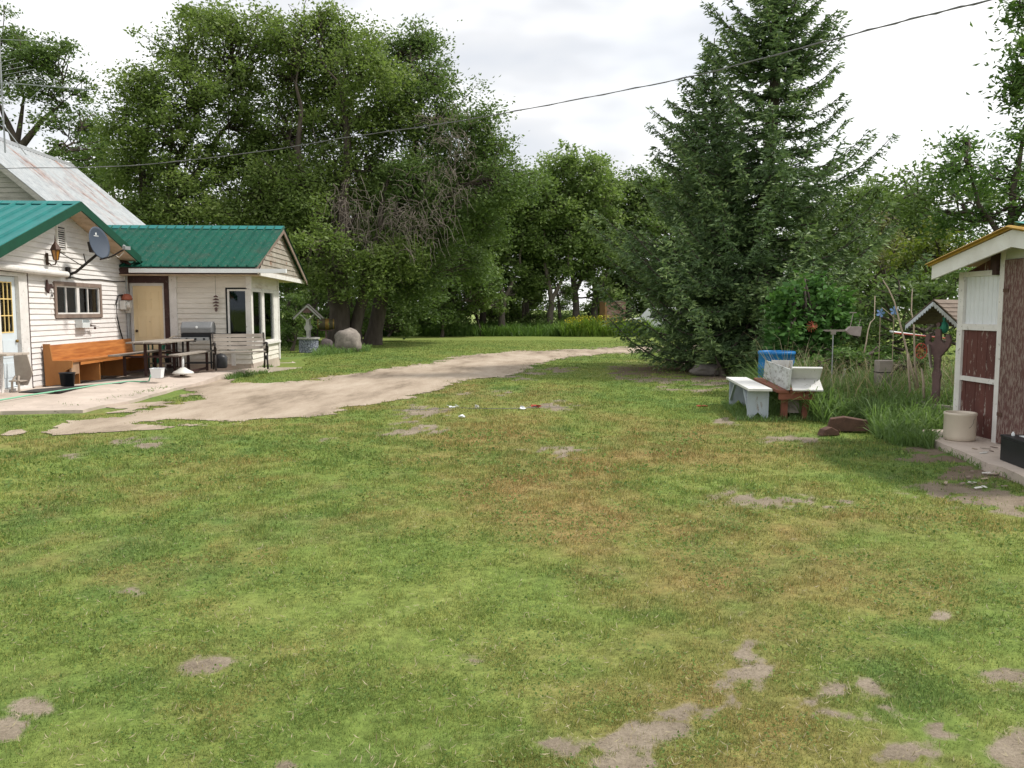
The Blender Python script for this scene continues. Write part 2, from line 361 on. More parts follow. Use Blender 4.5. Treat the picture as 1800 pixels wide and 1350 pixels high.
def grass_nodes(nt, bl=False):
    """shared lawn colour, driven by the point attributes brown / lush"""
    ab = N(nt, 'ShaderNodeAttribute', attribute_name='brown'); al = N(nt, 'ShaderNodeAttribute', attribute_name='lush')
    g = ramp(nt, al.outputs['Fac'], [(0, (.225,.275,.082)), (.45, (.170,.240,.062)), (1, (.115,.195,.056))])
    b = mixc(nt, ab.outputs['Fac'], g.outputs[0], (.285,.215,.095))
    return b
def soil_nodes(nt, vec):
    n = N(nt, 'ShaderNodeTexNoise', _Scale=3.0, _Detail=10.0, _Roughness=.7); nt.links.new(vec, n.inputs['Vector'])
    n2 = N(nt, 'ShaderNodeTexNoise', _Scale=70.0, _Detail=8.0, _Roughness=.85); nt.links.new(vec, n2.inputs['Vector'])
    r = ramp(nt, n.outputs[0], [(.3, (.165,.135,.10)), (.55, (.265,.222,.170)), (.75, (.36,.31,.245))])
    r2 = ramp(nt, n2.outputs[0], [(.36, (.55,.53,.5)), (.54, (1,1,1)), (.70, (1.3,1.28,1.25))])
    m = nt.nodes.new('ShaderNodeMix'); m.data_type = 'RGBA'; m.blend_type = 'MULTIPLY'; m.inputs[0].default_value = .8
    nt.links.new(r.outputs[0], m.inputs[6]); nt.links.new(r2.outputs[0], m.inputs[7])
    return m.outputs[2], n2
def groundmat():
    m, nt, out = newmat('lawn_and_soil')
    p = N(nt, 'ShaderNodeBsdfPrincipled', _Roughness=.95); p.inputs['Specular IOR Level'].default_value = .1
    g = N(nt, 'ShaderNodeNewGeometry'); vec = g.outputs['Position']
    grass = grass_nodes(nt)
    nf = N(nt, 'ShaderNodeTexNoise', _Scale=14.0, _Detail=8.0, _Roughness=.75); nt.links.new(vec, nf.inputs['Vector'])
    rr = ramp(nt, nf.outputs[0], [(.3, (.45,.45,.42)), (.7, (1.25,1.2,1.1))])
    mm = nt.nodes.new('ShaderNodeMix'); mm.data_type = 'RGBA'; mm.blend_type = 'MULTIPLY'; mm.inputs[0].default_value = 1
    nt.links.new(grass, mm.inputs[6]); nt.links.new(rr.outputs[0], mm.inputs[7])
    soil, n2 = soil_nodes(nt, vec)
    dk = N(nt, 'ShaderNodeAttribute', attribute_name='litter')
    soil = mixc(nt, dk.outputs['Fac'], soil, (.105,.070,.048))
    ab = N(nt, 'ShaderNodeAttribute', attribute_name='bare')
    ad = N(nt, 'ShaderNodeMath', operation='MULTIPLY_ADD'); nt.links.new(nf.outputs[0], ad.inputs[0]); ad.inputs[1].default_value = 2.0
    nt.links.new(ab.outputs['Fac'], ad.inputs[2])
    sb = N(nt, 'ShaderNodeMath', operation='SUBTRACT'); nt.links.new(ad.outputs[0], sb.inputs[0]); sb.inputs[1].default_value = 1.36
    r = ramp(nt, sb.outputs[0], [(0, (0,0,0)), (.5, (1,1,1))])
    # crops of the far field
    fa = N(nt, 'ShaderNodeAttribute', attribute_name='field')
    col = mixc(nt, r.outputs[0], mm.outputs[2], soil)
    col = mixc(nt, fa.outputs['Fac'], col, (.20,.25,.08))
    nt.links.new(col, p.inputs['Base Color'])
    bp = N(nt, 'ShaderNodeBump', _Strength=.6, _Distance=.03); nt.links.new(nf.outputs[0], bp.inputs['Height']); nt.links.new(bp.outputs[0], p.inputs['Normal'])
    nt.links.new(p.outputs[0], out.inputs[0]); return m
def bladmat():
    m, nt, out = newmat('grass_blades')
    col = grass_nodes(nt)
    a = N(nt, 'ShaderNodeAttribute', attribute_name='rnd')
    rr = ramp(nt, a.outputs['Fac'], [(0, (.55,.60,.5)), (.45, (.95,1,.9)), (.84, (1.3,1.28,1.15)), (.9, (1.9,1.45,1.3)), (1, (2.3,1.9,1.9))])
    mm = nt.nodes.new('ShaderNodeMix'); mm.data_type = 'RGBA'; mm.blend_type = 'MULTIPLY'; mm.inputs[0].default_value = 1
    nt.links.new(col, mm.inputs[6]); nt.links.new(rr.outputs[0], mm.inputs[7])
    p = N(nt, 'ShaderNodeBsdfPrincipled', _Roughness=.6); p.inputs['Specular IOR Level'].default_value = .2
    t = N(nt, 'ShaderNodeBsdfTranslucent'); nt.links.new(mm.outputs[2], p.inputs['Base Color']); nt.links.new(mm.outputs[2], t.inputs[0])
    mx = N(nt, 'ShaderNodeMixShader', _Fac=.4); nt.links.new(p.outputs[0], mx.inputs[1]); nt.links.new(t.outputs[0], mx.inputs[2])
    nt.links.new(mx.outputs[0], out.inputs[0]); return m
GROUND = groundmat(); BLADE = bladmat()
def drivemat():
    m, nt, out = newmat('sandy_dirt')
    p = N(nt, 'ShaderNodeBsdfPrincipled', _Roughness=.95); p.inputs['Specular IOR Level'].default_value = .1
    g = N(nt, 'ShaderNodeNewGeometry'); vec = g.outputs['Position']
    mp = N(nt, 'ShaderNodeMapping'); mp.inputs['Rotation'].default_value = (0,0,R(-42)); mp.inputs['Scale'].default_value = (1,.3,1); nt.links.new(vec, mp.inputs[0])
    n = N(nt, 'ShaderNodeTexNoise', _Scale=.9, _Detail=10.0, _Roughness=.7); nt.links.new(mp.outputs[0], n.inputs['Vector'])
    n2 = N(nt, 'ShaderNodeTexNoise', _Scale=30.0, _Detail=6.0, _Roughness=.8); nt.links.new(vec, n2.inputs['Vector'])
    r = ramp(nt, n.outputs[0], [(.36, (.22,.175,.130)), (.5, (.38,.310,.240)), (.66, (.48,.405,.325))])
    r2 = ramp(nt, n2.outputs[0], [(.3, (.72,.72,.72)), (.6, (1,1,1))])
    mm = nt.nodes.new('ShaderNodeMix'); mm.data_type = 'RGBA'; mm.blend_type = 'MULTIPLY'; mm.inputs[0].default_value = .7
    nt.links.new(r.outputs[0], mm.inputs[6]); nt.links.new(r2.outputs[0], mm.inputs[7])
    nt.links.new(mm.outputs[2], p.inputs['Base Color'])
    bp = N(nt, 'ShaderNodeBump', _Strength=.5, _Distance=.03); nt.links.new(n2.outputs[0], bp.inputs['Height']); nt.links.new(bp.outputs[0], p.inputs['Normal'])
    nt.links.new(p.outputs[0], out.inputs[0]); return m
CONC = mat('worn_concrete', (.56,.475,.41), (.40,.335,.285), wear=(.24,.20,.17), wear_amt=.14, scale=1.4, wscale=7, rough=.9, bump=.3, stain=(.30,.25,.21), stain_amt=.25)

# ------------------------------------------------------------------ ground
def polar(r0, r1, nr, a0, a1, na):
    r = np.exp(np.linspace(math.log(r0), math.log(r1), nr)); a = np.linspace(a0, a1, na)
    RR, AA = np.meshgrid(r, a, indexing='ij')
    X = (RR*np.sin(AA)); Y = (RR*np.cos(AA))
    return X, Y
def gridfaces(nr, na):
    i, j = np.meshgrid(np.arange(nr-1), np.arange(na-1), indexing='ij')
    a = (i*na+j).ravel()
    return np.stack([a, a+1, a+na+1, a+na], 1)
nr, na = 470, 760
X, Y = polar(.8, 4500, nr, -math.pi, math.pi, na)
Xf, Yf = X.ravel(), Y.ravel()
rr_ = np.hypot(Xf, Yf)
bare = np.clip(bare_val(Xf, Yf), 0, 1.4); bare = np.where(rr_ > 40, 0, bare)
litter = np.clip(1.3-np.hypot((Xf-6.2)/4.6, (Yf-22.3)/3.2), 0, 1)*1.3
litter = np.clip(np.maximum(litter, .6*np.exp(-(((Xf-4.6)/1.2)**2+((Yf-8.4)/1.5)**2))), 0, 1)
field = np.clip((Yf-78)/4, 0, 1)*(np.abs(Xf) < 4000)
Z = np.where(rr_ < 45, (fbm(Xf*.5, Yf*.5, 61, 3)-.5)*.03, 0)
me = np_mesh('ground', np.stack([Xf, Yf, Z-.004], 1), gridfaces(nr, na), dict(bare=bare, brown=brown_val(Xf, Yf)*np.clip((38-rr_)/16, .08, 1), lush=lush_val(Xf, Yf)*np.clip((60-rr_)/30, .35, 1), litter=litter, field=field))  # tints fade with distance: the far lawn's sunlight is put into its colour
# small disc closing the middle
g = link('ground', me, GROUND); tag(g, 'mown farmyard lawn with worn bare patches', None, kind='structure')
g.data.flip_normals()
mbd = MB(); mbd.add([(.82*math.sin(i/24*2*math.pi), .82*math.cos(i/24*2*math.pi), -.006) for i in range(24)], [tuple(range(24))[::-1]])
pc = part('ground_centre', mbd, GROUND); tag(pc, 'patch of lawn under the viewer', None, kind='structure')

# driveway sheet
nr, na = 520, 900
X, Y = polar(12.0, 60, nr, -.80, .62, na)
Xf, Yf = X.ravel(), Y.ravel(); dv = drive_val(Xf, Yf)
Fc = gridfaces(nr, na); keep = (dv[Fc].mean(1) > 0); Fc = Fc[keep]
used, inv = np.unique(Fc, return_inverse=True)
Z = (fbm(Xf*.5, Yf*.5, 61, 3)-.5)*.03
V = np.stack([Xf, Yf, Z+.006+.010*(fbm(Xf*2.2, Yf*2.2, 13, 3)-.5)], 1)[used]
me = np_mesh('driveway', V, inv.reshape(-1, 4)); dr = link('driveway', me, drivemat()); me.flip_normals()
tag(dr, 'sandy dirt driveway curving past the spruce to the house', None, kind='structure')

# patio slab, rising a little to the north
def pz(y): return .10+.10*min(1, max(0, (y-17)/3.5))-.19*min(1, max(0, (y-21)/2.6))
pts = []
rp = random.Random(5)
for i in range(len(PATIO)):
    a = gp(*PATIO[i], .1); b = gp(*PATIO[(i+1) % len(PATIO)], .1)
    n = max(1, int((b-a).length/.5)) if i < len(PATIO)-2 else 1
    for k in range(n):
        p = a.lerp(b, k/n)
        if 0 < i < len(PATIO)-2: p += Vector((rp.uniform(-.05, .05), rp.uniform(-.05, .05), 0))
        pts.append(p)
mb = MB(); bk = []
pts += [Vector((-6.7, 25.2, 0)), Vector((-9.9, 24.5, 0)), Vector((-11, 12, 0))]
# triangulate as a fan of strips: project each outline point to the house side line
n = len(pts)
top = [(p.x, p.y, pz(p.y)-(.045 if k < len(pts)-3 else 0)) for k, p in enumerate(pts)]; bot = [(p.x, p.y, -.05) for p in pts]
import mathutils.geometry as mg
tris = mg.tessellate_polygon([[Vector((p.x, p.y, 0)) for p in pts]])
mb.add(top, [tuple(t) for t in tris]); mb.add(top+bot, [(i, (i+1) % n, n+(i+1) % n, n+i) for i in range(n)])
o = part('patio', mb, CONC); tag(o, 'worn concrete patio slab in front of the house', None, kind='structure')
bm_fix = o.data; bm_fix.validate()

# ------------------------------------------------------------------ farmhouse (local frame: x east, y north along the porch wall)
HROT = math.atan(.055); HLOC = Vector((-9.33, 16.4, 0))
HM = Matrix.Translation(HLOC) @ Matrix.Rotation(HROT, 4, 'Z')
def hw(x, y, z=0): return HM @ Vector((x, y, z))
house = thing('farmhouse', 'white clapboard farmhouse with green metal porch roofs and a rusty tin main roof', 'house', HLOC, HROT)
def siding(mb, org, du, nrm, z0, z1, lim, holes=(), e=.108, t=.022):
    org = Vector(org); du = Vector(du); nrm = Vector(nrm); z = z0; rs = random.Random(int(z0*77+e*1000))
    while z < z1-1e-4:
        zt = min(z+e, z1); zm = (z+zt)/2
        a0, a1 = lim(z); b0, b1 = lim(zt)
        spans = [(0., 1.)]
        iv = [(a0, a1, b0, b1)]
        cut = [(h[0], h[1]) for h in holes if h[2] < zm < h[3]]
        segs = []; cur = a0
        L0, L1 = a0, a1
        pieces = [(L0, L1)]
        for h0, h1 in sorted(cut):
            np_ = []
            for s, q in pieces:
                if h0 > s: np_.append((s, min(q, h0)))
                if h1 < q: np_.append((max(s, h1), q))
            pieces = [p for p in np_ if p[1]-p[0] > .01]
        tt = t+rs.uniform(-.003, .004)
        for s, q in pieces:
            sb = b0 if s == L0 else s; qb = b1 if q == L1 else q
            P = lambda u, zz, d: org+du*u+nrm*d+Vector((0, 0, zz))
            dz = rs.uniform(-.004, .004)
            mb.add([P(s, z+dz, tt), P(q, z-dz, tt), P(qb, zt, .002), P(sb, zt, .002), P(s, z+dz, -.01), P(q, z-dz, -.01)],
                   [(0, 1, 2, 3), (4, 5, 1, 0)])
        z = zt
def ribbed(mb, A, B, C, D, spacing, rw=.03, rh=.022, th=.02):
    """sheet A-B (eave) to D-C (ridge) with raised ribs running up the slope"""
    A, B, C, D = map(Vector, (A, B, C, D)); n = (B-A).cross(D-A).normalized()
    if n.z < 0: n = -n
    mb.prism([A, B, C, D], -n*th)
    k = max(1, int((B-A).length/spacing))
    for i in range(k+1):
        t = i/k; p = A.lerp(B, t); q = D.lerp(C, t)
        if (q-p).length < .05: continue
        w = (B-A).normalized()*rw/2
        mb.add([p-w*1.4+n*.001, p+w*1.4+n*.001, p+w*.6+n*rh, p-w*.6+n*rh, q-w*1.4+n*.001, q+w*1.4+n*.001, q+w*.6+n*rh, q-w*.6+n*rh],
               [(0,1,2,3), (0,4,5,1)[::-1], (1,5,6,2)[::-1], (2,6,7,3)[::-1], (3,7,4,0)[::-1], (4,7,6,5)])

# --- porch wall (east facing gable) plane x=0, y from -3.3 to 4.37
AP = .97; AZ = 3.70
def porch_top(y): return AZ-.30*(y-AP)-.0 if y > AP else AZ-.37*(AP-y)
def plim(z):
    z = min(z, AZ-.07)
    lo = max(-3.3, AP-(AZ-z)/.37); hi = min(4.37, AP+(AZ-z)/.30)
    return lo, hi
mb = MB(); DH = (-1.42, -.42, .0, 2.25); WH = (.63, 2.76, 1.46, 2.16)
siding(mb, (0,0,0), (0,1,0), (1,0,0), .12, AZ-.06, plim, [DH, WH])
mb.quad((-.012,-3.3,.0), (-.012,-1.42,.0), (-.012,-1.42,2.4), (-.012,-3.3,2.05))
wall = part('porch_wall', mb, W_PAINT, house)
# south wall of the porch and hidden back walls
mb = MB(); siding(mb, (-5.4,-3.3,0), (1,0,0), (0,-1,0), .12, 2.05, lambda z: (0, 5.4)); part('porch_south_wall', mb, W_PAINT, house)
mb = MB(); mb.box(-.06,.02,-3.3,-1.5,-.05,.12); mb.box(-.06,.02,-.34,4.3,-.05,.12); part('foundation', mb, CONC, house)
# corner boards
mb = MB(); mb.box(-.02,.04,4.19,4.365,.1,2.62); part('corner_board', mb, TRIM, house)
# porch roof
RX1 = .45; RX0 = -5.4
AZR = 3.80
yl, zl = -3.75, AZR-.37*(AP+3.75); yr, zr = 4.05, AZR-.30*(4.05-AP)
roof = MB(); ribbed(roof, (RX0,yl,zl), (RX1,yl,zl), (RX1,AP,AZR), (RX0,AP,AZR), .30, rw=.045, rh=.045)
proof = part('porch_roof', roof, GREEN_ROOF_SUN, house, label='ribbed green metal porch roof with sunlight put into its teal colour')
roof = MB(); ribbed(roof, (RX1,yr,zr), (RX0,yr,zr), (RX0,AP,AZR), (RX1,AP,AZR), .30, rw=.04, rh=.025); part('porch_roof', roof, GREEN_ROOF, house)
mb = MB(); mb.prism([(RX0,AP-.16,AZR-.035),(RX0,AP,AZR+.045),(RX0,AP+.16,AZR-.025),(RX0,AP,AZR+.01)], (RX1-RX0+.01,0,0)); part('ridge_cap', mb, GREEN_ROOF_SUN, house)
# rake fascias
mb = MB(); mb.prism([(RX1+.002,yl,zl-.16),(RX1+.002,AP,AZR-.15),(RX1+.002,AP,AZR+.035),(RX1+.002,yl,zl+.03)], (.035,0,0)); part('rake_trim', mb, GREEN_TRIM, house)
mb = MB(); mb.prism([(RX1+.002,AP,AZR-.15),(RX1+.002,yr,zr-.16),(RX1+.002,yr,zr+.03),(RX1+.002,AP,AZR+.035)], (.035,0,0))
mb.prism([(RX1-.1,yr-.05,zr-.14),(RX1+.06,yr-.05,zr-.1),(RX1+.06,yr+.42,zr-.10),(RX1-.1,yr+.3,zr-.08)], (0,0,.02)); part('rake_trim', mb, GREEN_TRIM, house)
# sloped soffit (stained board)
mb = MB()
mb.prism([(0.0,yl+.1,zl-.03),(RX1,yl+.1,zl-.03),(RX1,AP,AZR-.06),(0.0,AP,AZR-.06)], (0,0,-.03)); mb.prism([(0.0,AP,AZR-.06),(RX1,AP,AZR-.06),(RX1,yr,zr-.06),(0.0,yr,zr-.06)], (0,0,-.03))
part('soffit', mb, SOFFIT, house)
# closing boards under roof edge on the wall
# porch eave box left of frame + white gutter pipe on the wall
mb = MB(); mb.tube([(.13,-3.4,2.40),(.13,.95,2.335)], .062, 14); mb.box(0.0,.13,-.9,-.86,2.34,2.42); part('gutter_pipe', mb, TRIM, house, label='white pipe along the porch wall under the gable', smooth=False)
# vent louvre
vent = MB(); y0,y1,z0,z1 = .84,1.17,2.84,3.34
for a in ((y0-.03,y0+.012,z0-.03,z1+.03),(y1-.012,y1+.03,z0-.03,z1+.03)): vent.box(.012,.045,*a)
vent.box(.012,.045,y0+.012,y1-.012,z0-.03,z0+.012); vent.box(.012,.045,y0+.012,y1-.012,z1-.012,z1+.03)
v = part('vent', vent, TRIM, house)
mb = MB(); mb.box(.019,.0215,y0,y1,z0,z1); part('vent_screen', mb, ROOM, v)
mb = MB()
k = 11
for i in range(k):
    z = z0+.03+(z1-z0-.05)*i/(k-1); mb.obox((.032,(y0+y1)/2+.0,z), (.02,y1-y0-.03,.012), Matrix.Rotation(R(35),3,'Y'))
part('slats', mb, TRIM, v)
# window of the porch wall
def frame_rect(mb, y0,y1,z0,z1,w,x0,x1):
    mb.box(x0,x1,y0,y1,z1-w,z1); mb.box(x0,x1,y0,y1,z0,z0+w); mb.box(x0,x1,y0,y0+w,z0+w,z1-w); mb.box(x0,x1,y1-w,y1,z0+w,z1-w)
mb = MB(); frame_rect(mb, .60,2.79,1.43,2.19,.085,-.04,.045); w1 = part('window', mb, RAW_WOOD, house, label='long low sliding window in a worn wooden frame')
mb = MB(); frame_rect(mb, .685,2.705,1.515,2.105,.03,-.03,.02); mb.box(-.03,.02,1.60,1.72,1.545,2.075); mb.box(-.02,.010,1.13,1.165,1.545,2.075); mb.box(-.02,.01,2.14,2.17,1.545,2.075)
part('sash', mb, TRIM, w1)
mb = MB(); mb.box(-.016,-.012,.715,1.60,1.545,2.075); mb.box(-.016,-.012,1.72,2.675,1.545,2.075); part('pane', mb, GLASS, w1)
mb = MB()
for a0, a1 in ((.70,1.12),(1.25,1.58),(1.74,2.1),(2.2,2.62)):
    n_ = 14
    for i in range(n_):
        ya = a0+(a1-a0)*i/n_; yb = a0+(a1-a0)*(i+1)/n_; xa = -.10-.02*(i % 2); xb = -.10-.02*((i+1) % 2)
        mb.quad((xa,ya,1.5),(xb,yb,1.5),(xb,yb,2.12),(xa,ya,2.12))
part('curtain', mb, CURTAIN, w1)
mb = MB(); mb.beam((-.045,1.2,1.56),(-.045,1.57,1.86),.02,.03,(1,0,0)); part('window_bar', mb, TRIM, w1)
mb = MB(); mb.box(-.95,-.9,.3,3.1,1.2,2.4); mb.box(-.95,-.02,.3,.33,1.2,2.4); mb.box(-.95,-.02,3.07,3.1,1.2,2.4); part('room_dark_panel', mb, ROOM, house)
# pale porch door with nine lights
mb = MB(); mb.box(-.10,.03,-1.50,-1.40,.0,2.33); mb.box(-.10,.03,-.74,-.42,.0,2.33); mb.box(-.10,.03,-1.40,-.74,2.23,2.33); mb.box(-.06,.10,-1.42,-.72,.0,.16)
fr = part('door_frame', mb, TRIM, house)
mb = MB(); mb.box(-.005,.034,-.435,-.405,0.1,2.33); mb.box(-.005,.036,-1.52,-.405,2.3,2.35); part('door_edge', mb, FRAME_DK, house)
mb = MB(); yA,yB = -1.395,-.745; g0,g1 = yA+.12,yB-.12
mb.box(-.085,-.045,yA,g0,.17,2.22); mb.box(-.085,-.045,g1,yB,.17,2.22); mb.box(-.085,-.045,g0,g1,.17,1.18); mb.box(-.085,-.045,g0,g1,2.12,2.22)
mb.box(-.046,-.036,g0+.02,g1-.02,.35,.62); mb.box(-.046,-.036,g0+.02,g1-.02,.72,1.05)
door = part('door', mb, DOOR_W, house, label='pale blue-white door with nine small panes')
mb = MB()
for i in range(4): y = g0+(g1-g0)*i/3; mb.box(-.056,-.04,y-.008,y+.008,1.18,2.12)
for i in range(4): z = 1.19+(2.11-1.19)*i/3; mb.box(-.058,-.038,g0,g1,z-.009,z+.009)
mt = part('muntin', mb, YEL_WOOD, door)
mb = MB(); mb.box(-.066,-.062,g0,g1,1.18,2.12); part('pane', mb, GLASS, door)
mb = MB(); mb.box(-.70,-.65,-1.6,-.4,.0,2.3); mb.box(-.7,-.1,-1.6,-1.57,0,2.3); mb.box(-.7,-.1,-.43,-.4,0,2.3); part('room_dark_panel', mb, ROOM, house)
mb = MB(); mb.ball((-.02,-.80,1.02),(.03,.03,.03)); part('door_knob', mb, BRASS, door, smooth=True)

# --- addition: south wall plane y=4.37, x 0..3.0 ; east wall plane x=3.0, y 4.37..7.4
SY = 4.37; EX = 3.0; NY = 7.42; WT = 2.50
mb = MB()
siding(mb, (0,SY,0), (1,0,0), (0,-1,0), .24, WT, lambda z: (0.0, EX), [(.0,1.12,.0,2.52),(2.40,3.0,.62,2.16)], e=.128)
siding(mb, (EX,SY,0), (0,1,0), (1,0,0), .24, WT, lambda z: (0.0, NY-SY), [(.0,NY-SY-.15,.70,2.14)], e=.128)
part('addition_wall', mb, W_PAINT2, house)
mb = MB(); mb.box(1.12,EX-.01,SY,SY+.06,.0,.25); mb.box(EX-.06,EX+.02,SY+.06,NY,.0,.25); mb.box(.0,.04,SY,SY+.06,.0,2.5); part('foundation', mb, CONC, house)
for q_ in ((1.02,1.20,SY-.042,SY+.02,.2,WT),(EX-.09,EX+.045,SY-.045,SY+.05,2.14,2.52),(EX+.001,EX+.045,NY-.12,NY,.2,WT),(2.50,2.60,SY-.04,SY,.2,.62)):
    mb = MB(); mb.box(*q_); part('corner_board', mb, TRIM, house)
# yellow door with its dark frame
mb = MB(); mb.box(-.0,.055,SY-.05,SY+.06,.16,2.46); mb.box(.90,1.02,SY-.06,SY+.06,.16,2.46); mb.box(-.0,1.02,SY-.07,SY+.04,2.27,2.46)
part('door_frame', mb, FRAME_DK, house, label='dark peeling frame of the yellow door')
mb = MB(); mb.box(.055,.12,SY-.02,SY+.05,.16,2.27); mb.box(.12,.90,SY-.02,SY+.05,2.2,2.27); mb.box(.85,.90,SY-.02,SY+.05,.16,2.2); mb.box(.055,.9,SY-.1,SY+.05,.1,.18); mb.box(0,1.0,SY-.015,SY+.03,2.46,2.56); part('door_jamb', mb, TRIM, house)
mb = MB(); x0,x1 = .12,.85; mb.box(x0,x1,SY+.02,SY+.05,.18,2.2)
for cx0, cx1 in ((x0+.10,(x0+x1)/2-.05),((x0+x1)/2+.05,x1-.10)):
    for z0, z1 in ((.34,.78),(.92,1.46),(1.60,2.06)):
        for q in ((cx0,cx1,z0,z0+.02),(cx0,cx1,z1-.02,z1),(cx0,cx0+.02,z0+.02,z1-.02),(cx1-.02,cx1,z0+.02,z1-.02)): mb.box(q[0],q[1],SY+.008,SY+.0195,q[2],q[3])
yd = part('door', mb, DOOR_Y, house, label='butter yellow panelled door')
mb = MB(); mb.ball((.19,SY-.02,1.08),(.032,.035,.032)); mb.tube([(.19,SY+.02,1.08),(.19,SY-.02,1.08)],.014); part('door_knob', mb, COPPER, yd, smooth=True)
# bay of tall windows at the corner
mb = MB(); mb.box(2.40,2.44,SY-.035,SY+.05,.60,2.16); mb.box(2.40,EX-.002,SY-.034,SY+.05,2.12,2.16)
dk = part('window_frame', mb, ROOM, house)
mb = MB(); frame_rect2 = lambda x0,x1,z0,z1,w,ya,yb: (mb.box(x0,x1,ya,yb,z1-w,z1), mb.box(x0,x1,ya,yb,z0,z0+w), mb.box(x0,x0+w,ya,yb,z0+w,z1-w), mb.box(x1-w,x1,ya,yb,z0+w,z1-w))
frame_rect2(2.44,2.93,.66,2.12,.045,SY-.03,SY+.04); mb.box(2.93,3.03,SY-.034,SY+.11,.62,2.14)
wa = part('window', mb, TRIM, house, label='tall dark window beside the corner post')
mb = MB(); mb.box(2.485,2.885,SY+.012,SY+.016,.705,2.075); part('pane', mb, GLASS, wa)
for (ya, yb) in ((SY+.11, SY+1.12), (SY+1.30, SY+2.45)):
    mb = MB(); frame_rect(mb, ya,yb,.74,2.12,.055,EX-.04,EX+.025); wb = part('window', mb, TRIM, house, label='tall window of the corner bay with drawn curtains')
    mb = MB(); mb.box(EX-.02,EX-.016,ya+.055,yb-.055,.795,2.065); part('pane', mb, GLASS, wb)
    mb = MB(); n_ = 22
    for i in range(n_):
        if ya > SY+.5 and .3 < i/n_ < .65: continue
        a = ya+(yb-ya)*i/n_; b = ya+(yb-ya)*(i+1)/n_; xa = EX-.06-.03*(i % 2); xb = EX-.06-.03*((i+1) % 2)
        mb.quad((xa,a,.75),(xb,b,.75),(xb,b,2.1),(xa,a,2.1))
    part('curtain', mb, CURTAIN, wb)
mb = MB(); mb.box(EX-.05,EX+.03,SY+1.12,SY+1.30,.74,2.14); mb.box(EX-.05,EX+.03,SY+2.45,NY-.12,.74,2.14); mb.box(EX-.06,EX+.075,SY+.06,NY-.05,.68,.735); mb.box(EX-.04,EX+.01,SY+.11,NY-.12,2.12,2.16); part('window_post', mb, TRIM, house)
mb = MB(); mb.box(1.2,2.1,SY+1.6,SY+1.65,.2,2.5); mb.box(1.2,1.25,SY+.05,SY+1.6,.2,2.5); mb.box(2.1,2.94,NY-.1,NY-.06,.2,2.5); mb.box(2.1,2.15,SY+1.65,NY-.1,.2,2.5); mb.box(1.2,2.95,SY+.06,NY-.06,.2,.22); mb.box(1.2,2.95,SY+.06,NY-.06,2.46,2.48); part('room_dark_panel', mb, ROOM, house)
# back and north walls
mb = MB(); mb.box(-.9,EX-.05,NY-.05,NY,.0,2.5); part('north_wall', mb, W_PAINT2, house)
# addition roof
RY = 6.15; RZ = 3.82; EY = SY-.50; EZ = 2.66; NYE = 9.35; NZ = 2.52
mb = MB(); ribbed(mb, (-2.2,EY,EZ), (EX+.30,EY,EZ), (EX+.50,RY,RZ), (-2.2,RY,RZ), .225, rw=.038, rh=.045)
ar = part('addition_roof', mb, GREEN_ROOF, house, label='dark green ribbed metal roof over the yellow door')
mb = MB(); ribbed(mb, (EX+.50,NYE,NZ), (-2.2,NYE,NZ), (-2.2,RY,RZ), (EX+.50,RY,RZ), .225); part('addition_roof', mb, GREEN_ROOF, house)
mb = MB(); mb.prism([(-2.2,RY-.14,RZ-.05),(-2.2,RY,RZ+.05),(-2.2,RY+.14,RZ-.05),(-2.2,RY,RZ+.015)], (EX+.5+2.21,0,0)); part('ridge_cap', mb, GREEN_ROOF_SUN, house)
# gable end: projecting face with siding, flat soffit below
GX = EX+.36
def glim(z):
    lo = RY-(RZ-.06-z)/((RZ-EZ)/(RY-EY)); hi = RY+(RZ-.06-z)/((RZ-NZ)/(NYE-RY)); return (lo if lo < RY else RY-.01, hi if hi > RY else RY+.01)
mb = MB(); siding(mb, (GX,0,0), (0,1,0), (1,0,0), 2.47, RZ-.1, glim, e=.13); part('gable_face', mb, mat('tree_shade_gable_siding',(.36,.33,.28),(.24,.21,.175),wear=(.20,.12,.08),wear_amt=.3,scale=3,wscale=4), house)  # white siding darkened; tree shade is put into its colour
mb = MB(); mb.box(-.05,GX,EY+.02,NYE-.05,2.445,2.468); part('soffit', mb, SOFFIT, house)
mb = MB(); mb.prism([(GX+.004,EY,2.44),(GX+.004,NYE,2.41),(GX+.004,NYE,2.52),(GX+.004,EY,2.56)], (.03,0,0)); part('gable_base_trim', mb, TRIM, house)
mb = MB(); mb.prism([(EX+.30,EY,EZ-.13),(EX+.50,RY,RZ-.14),(EX+.50,RY,RZ-.022),(EX+.30,EY,EZ-.022)], (-.03,0,0)); mb.prism([(EX+.49,RY,RZ-.14),(EX+.49,NYE,NZ-.14),(EX+.49,NYE,NZ-.022),(EX+.49,RY,RZ-.022)], (-.03,0,0)); part('rake_trim', mb, RAW_WOOD, house, label='worn brown rake board of the gable end')
# white gutter
mb = MB(); mb.box(.30,4.02,EY-.13,EY-.01,2.50,2.52); mb.box(.30,4.02,EY-.135,EY-.12,2.50,2.60); mb.box(.30,4.02,EY-.02,EY-.005,2.50,2.60); mb.box(.29,.30,EY-.135,EY-.005,2.5,2.6); mb.box(4.02,4.03,EY-.135,EY-.005,2.5,2.6)
part('gutter', mb, WHITE_M, house, label='white gutter above the yellow door')
mb = MB(); mb.box(-.02,EX+.3,EY+.0,EY+.025,2.47,EZ-.03); part('fascia', mb, FRAME_DK, house)
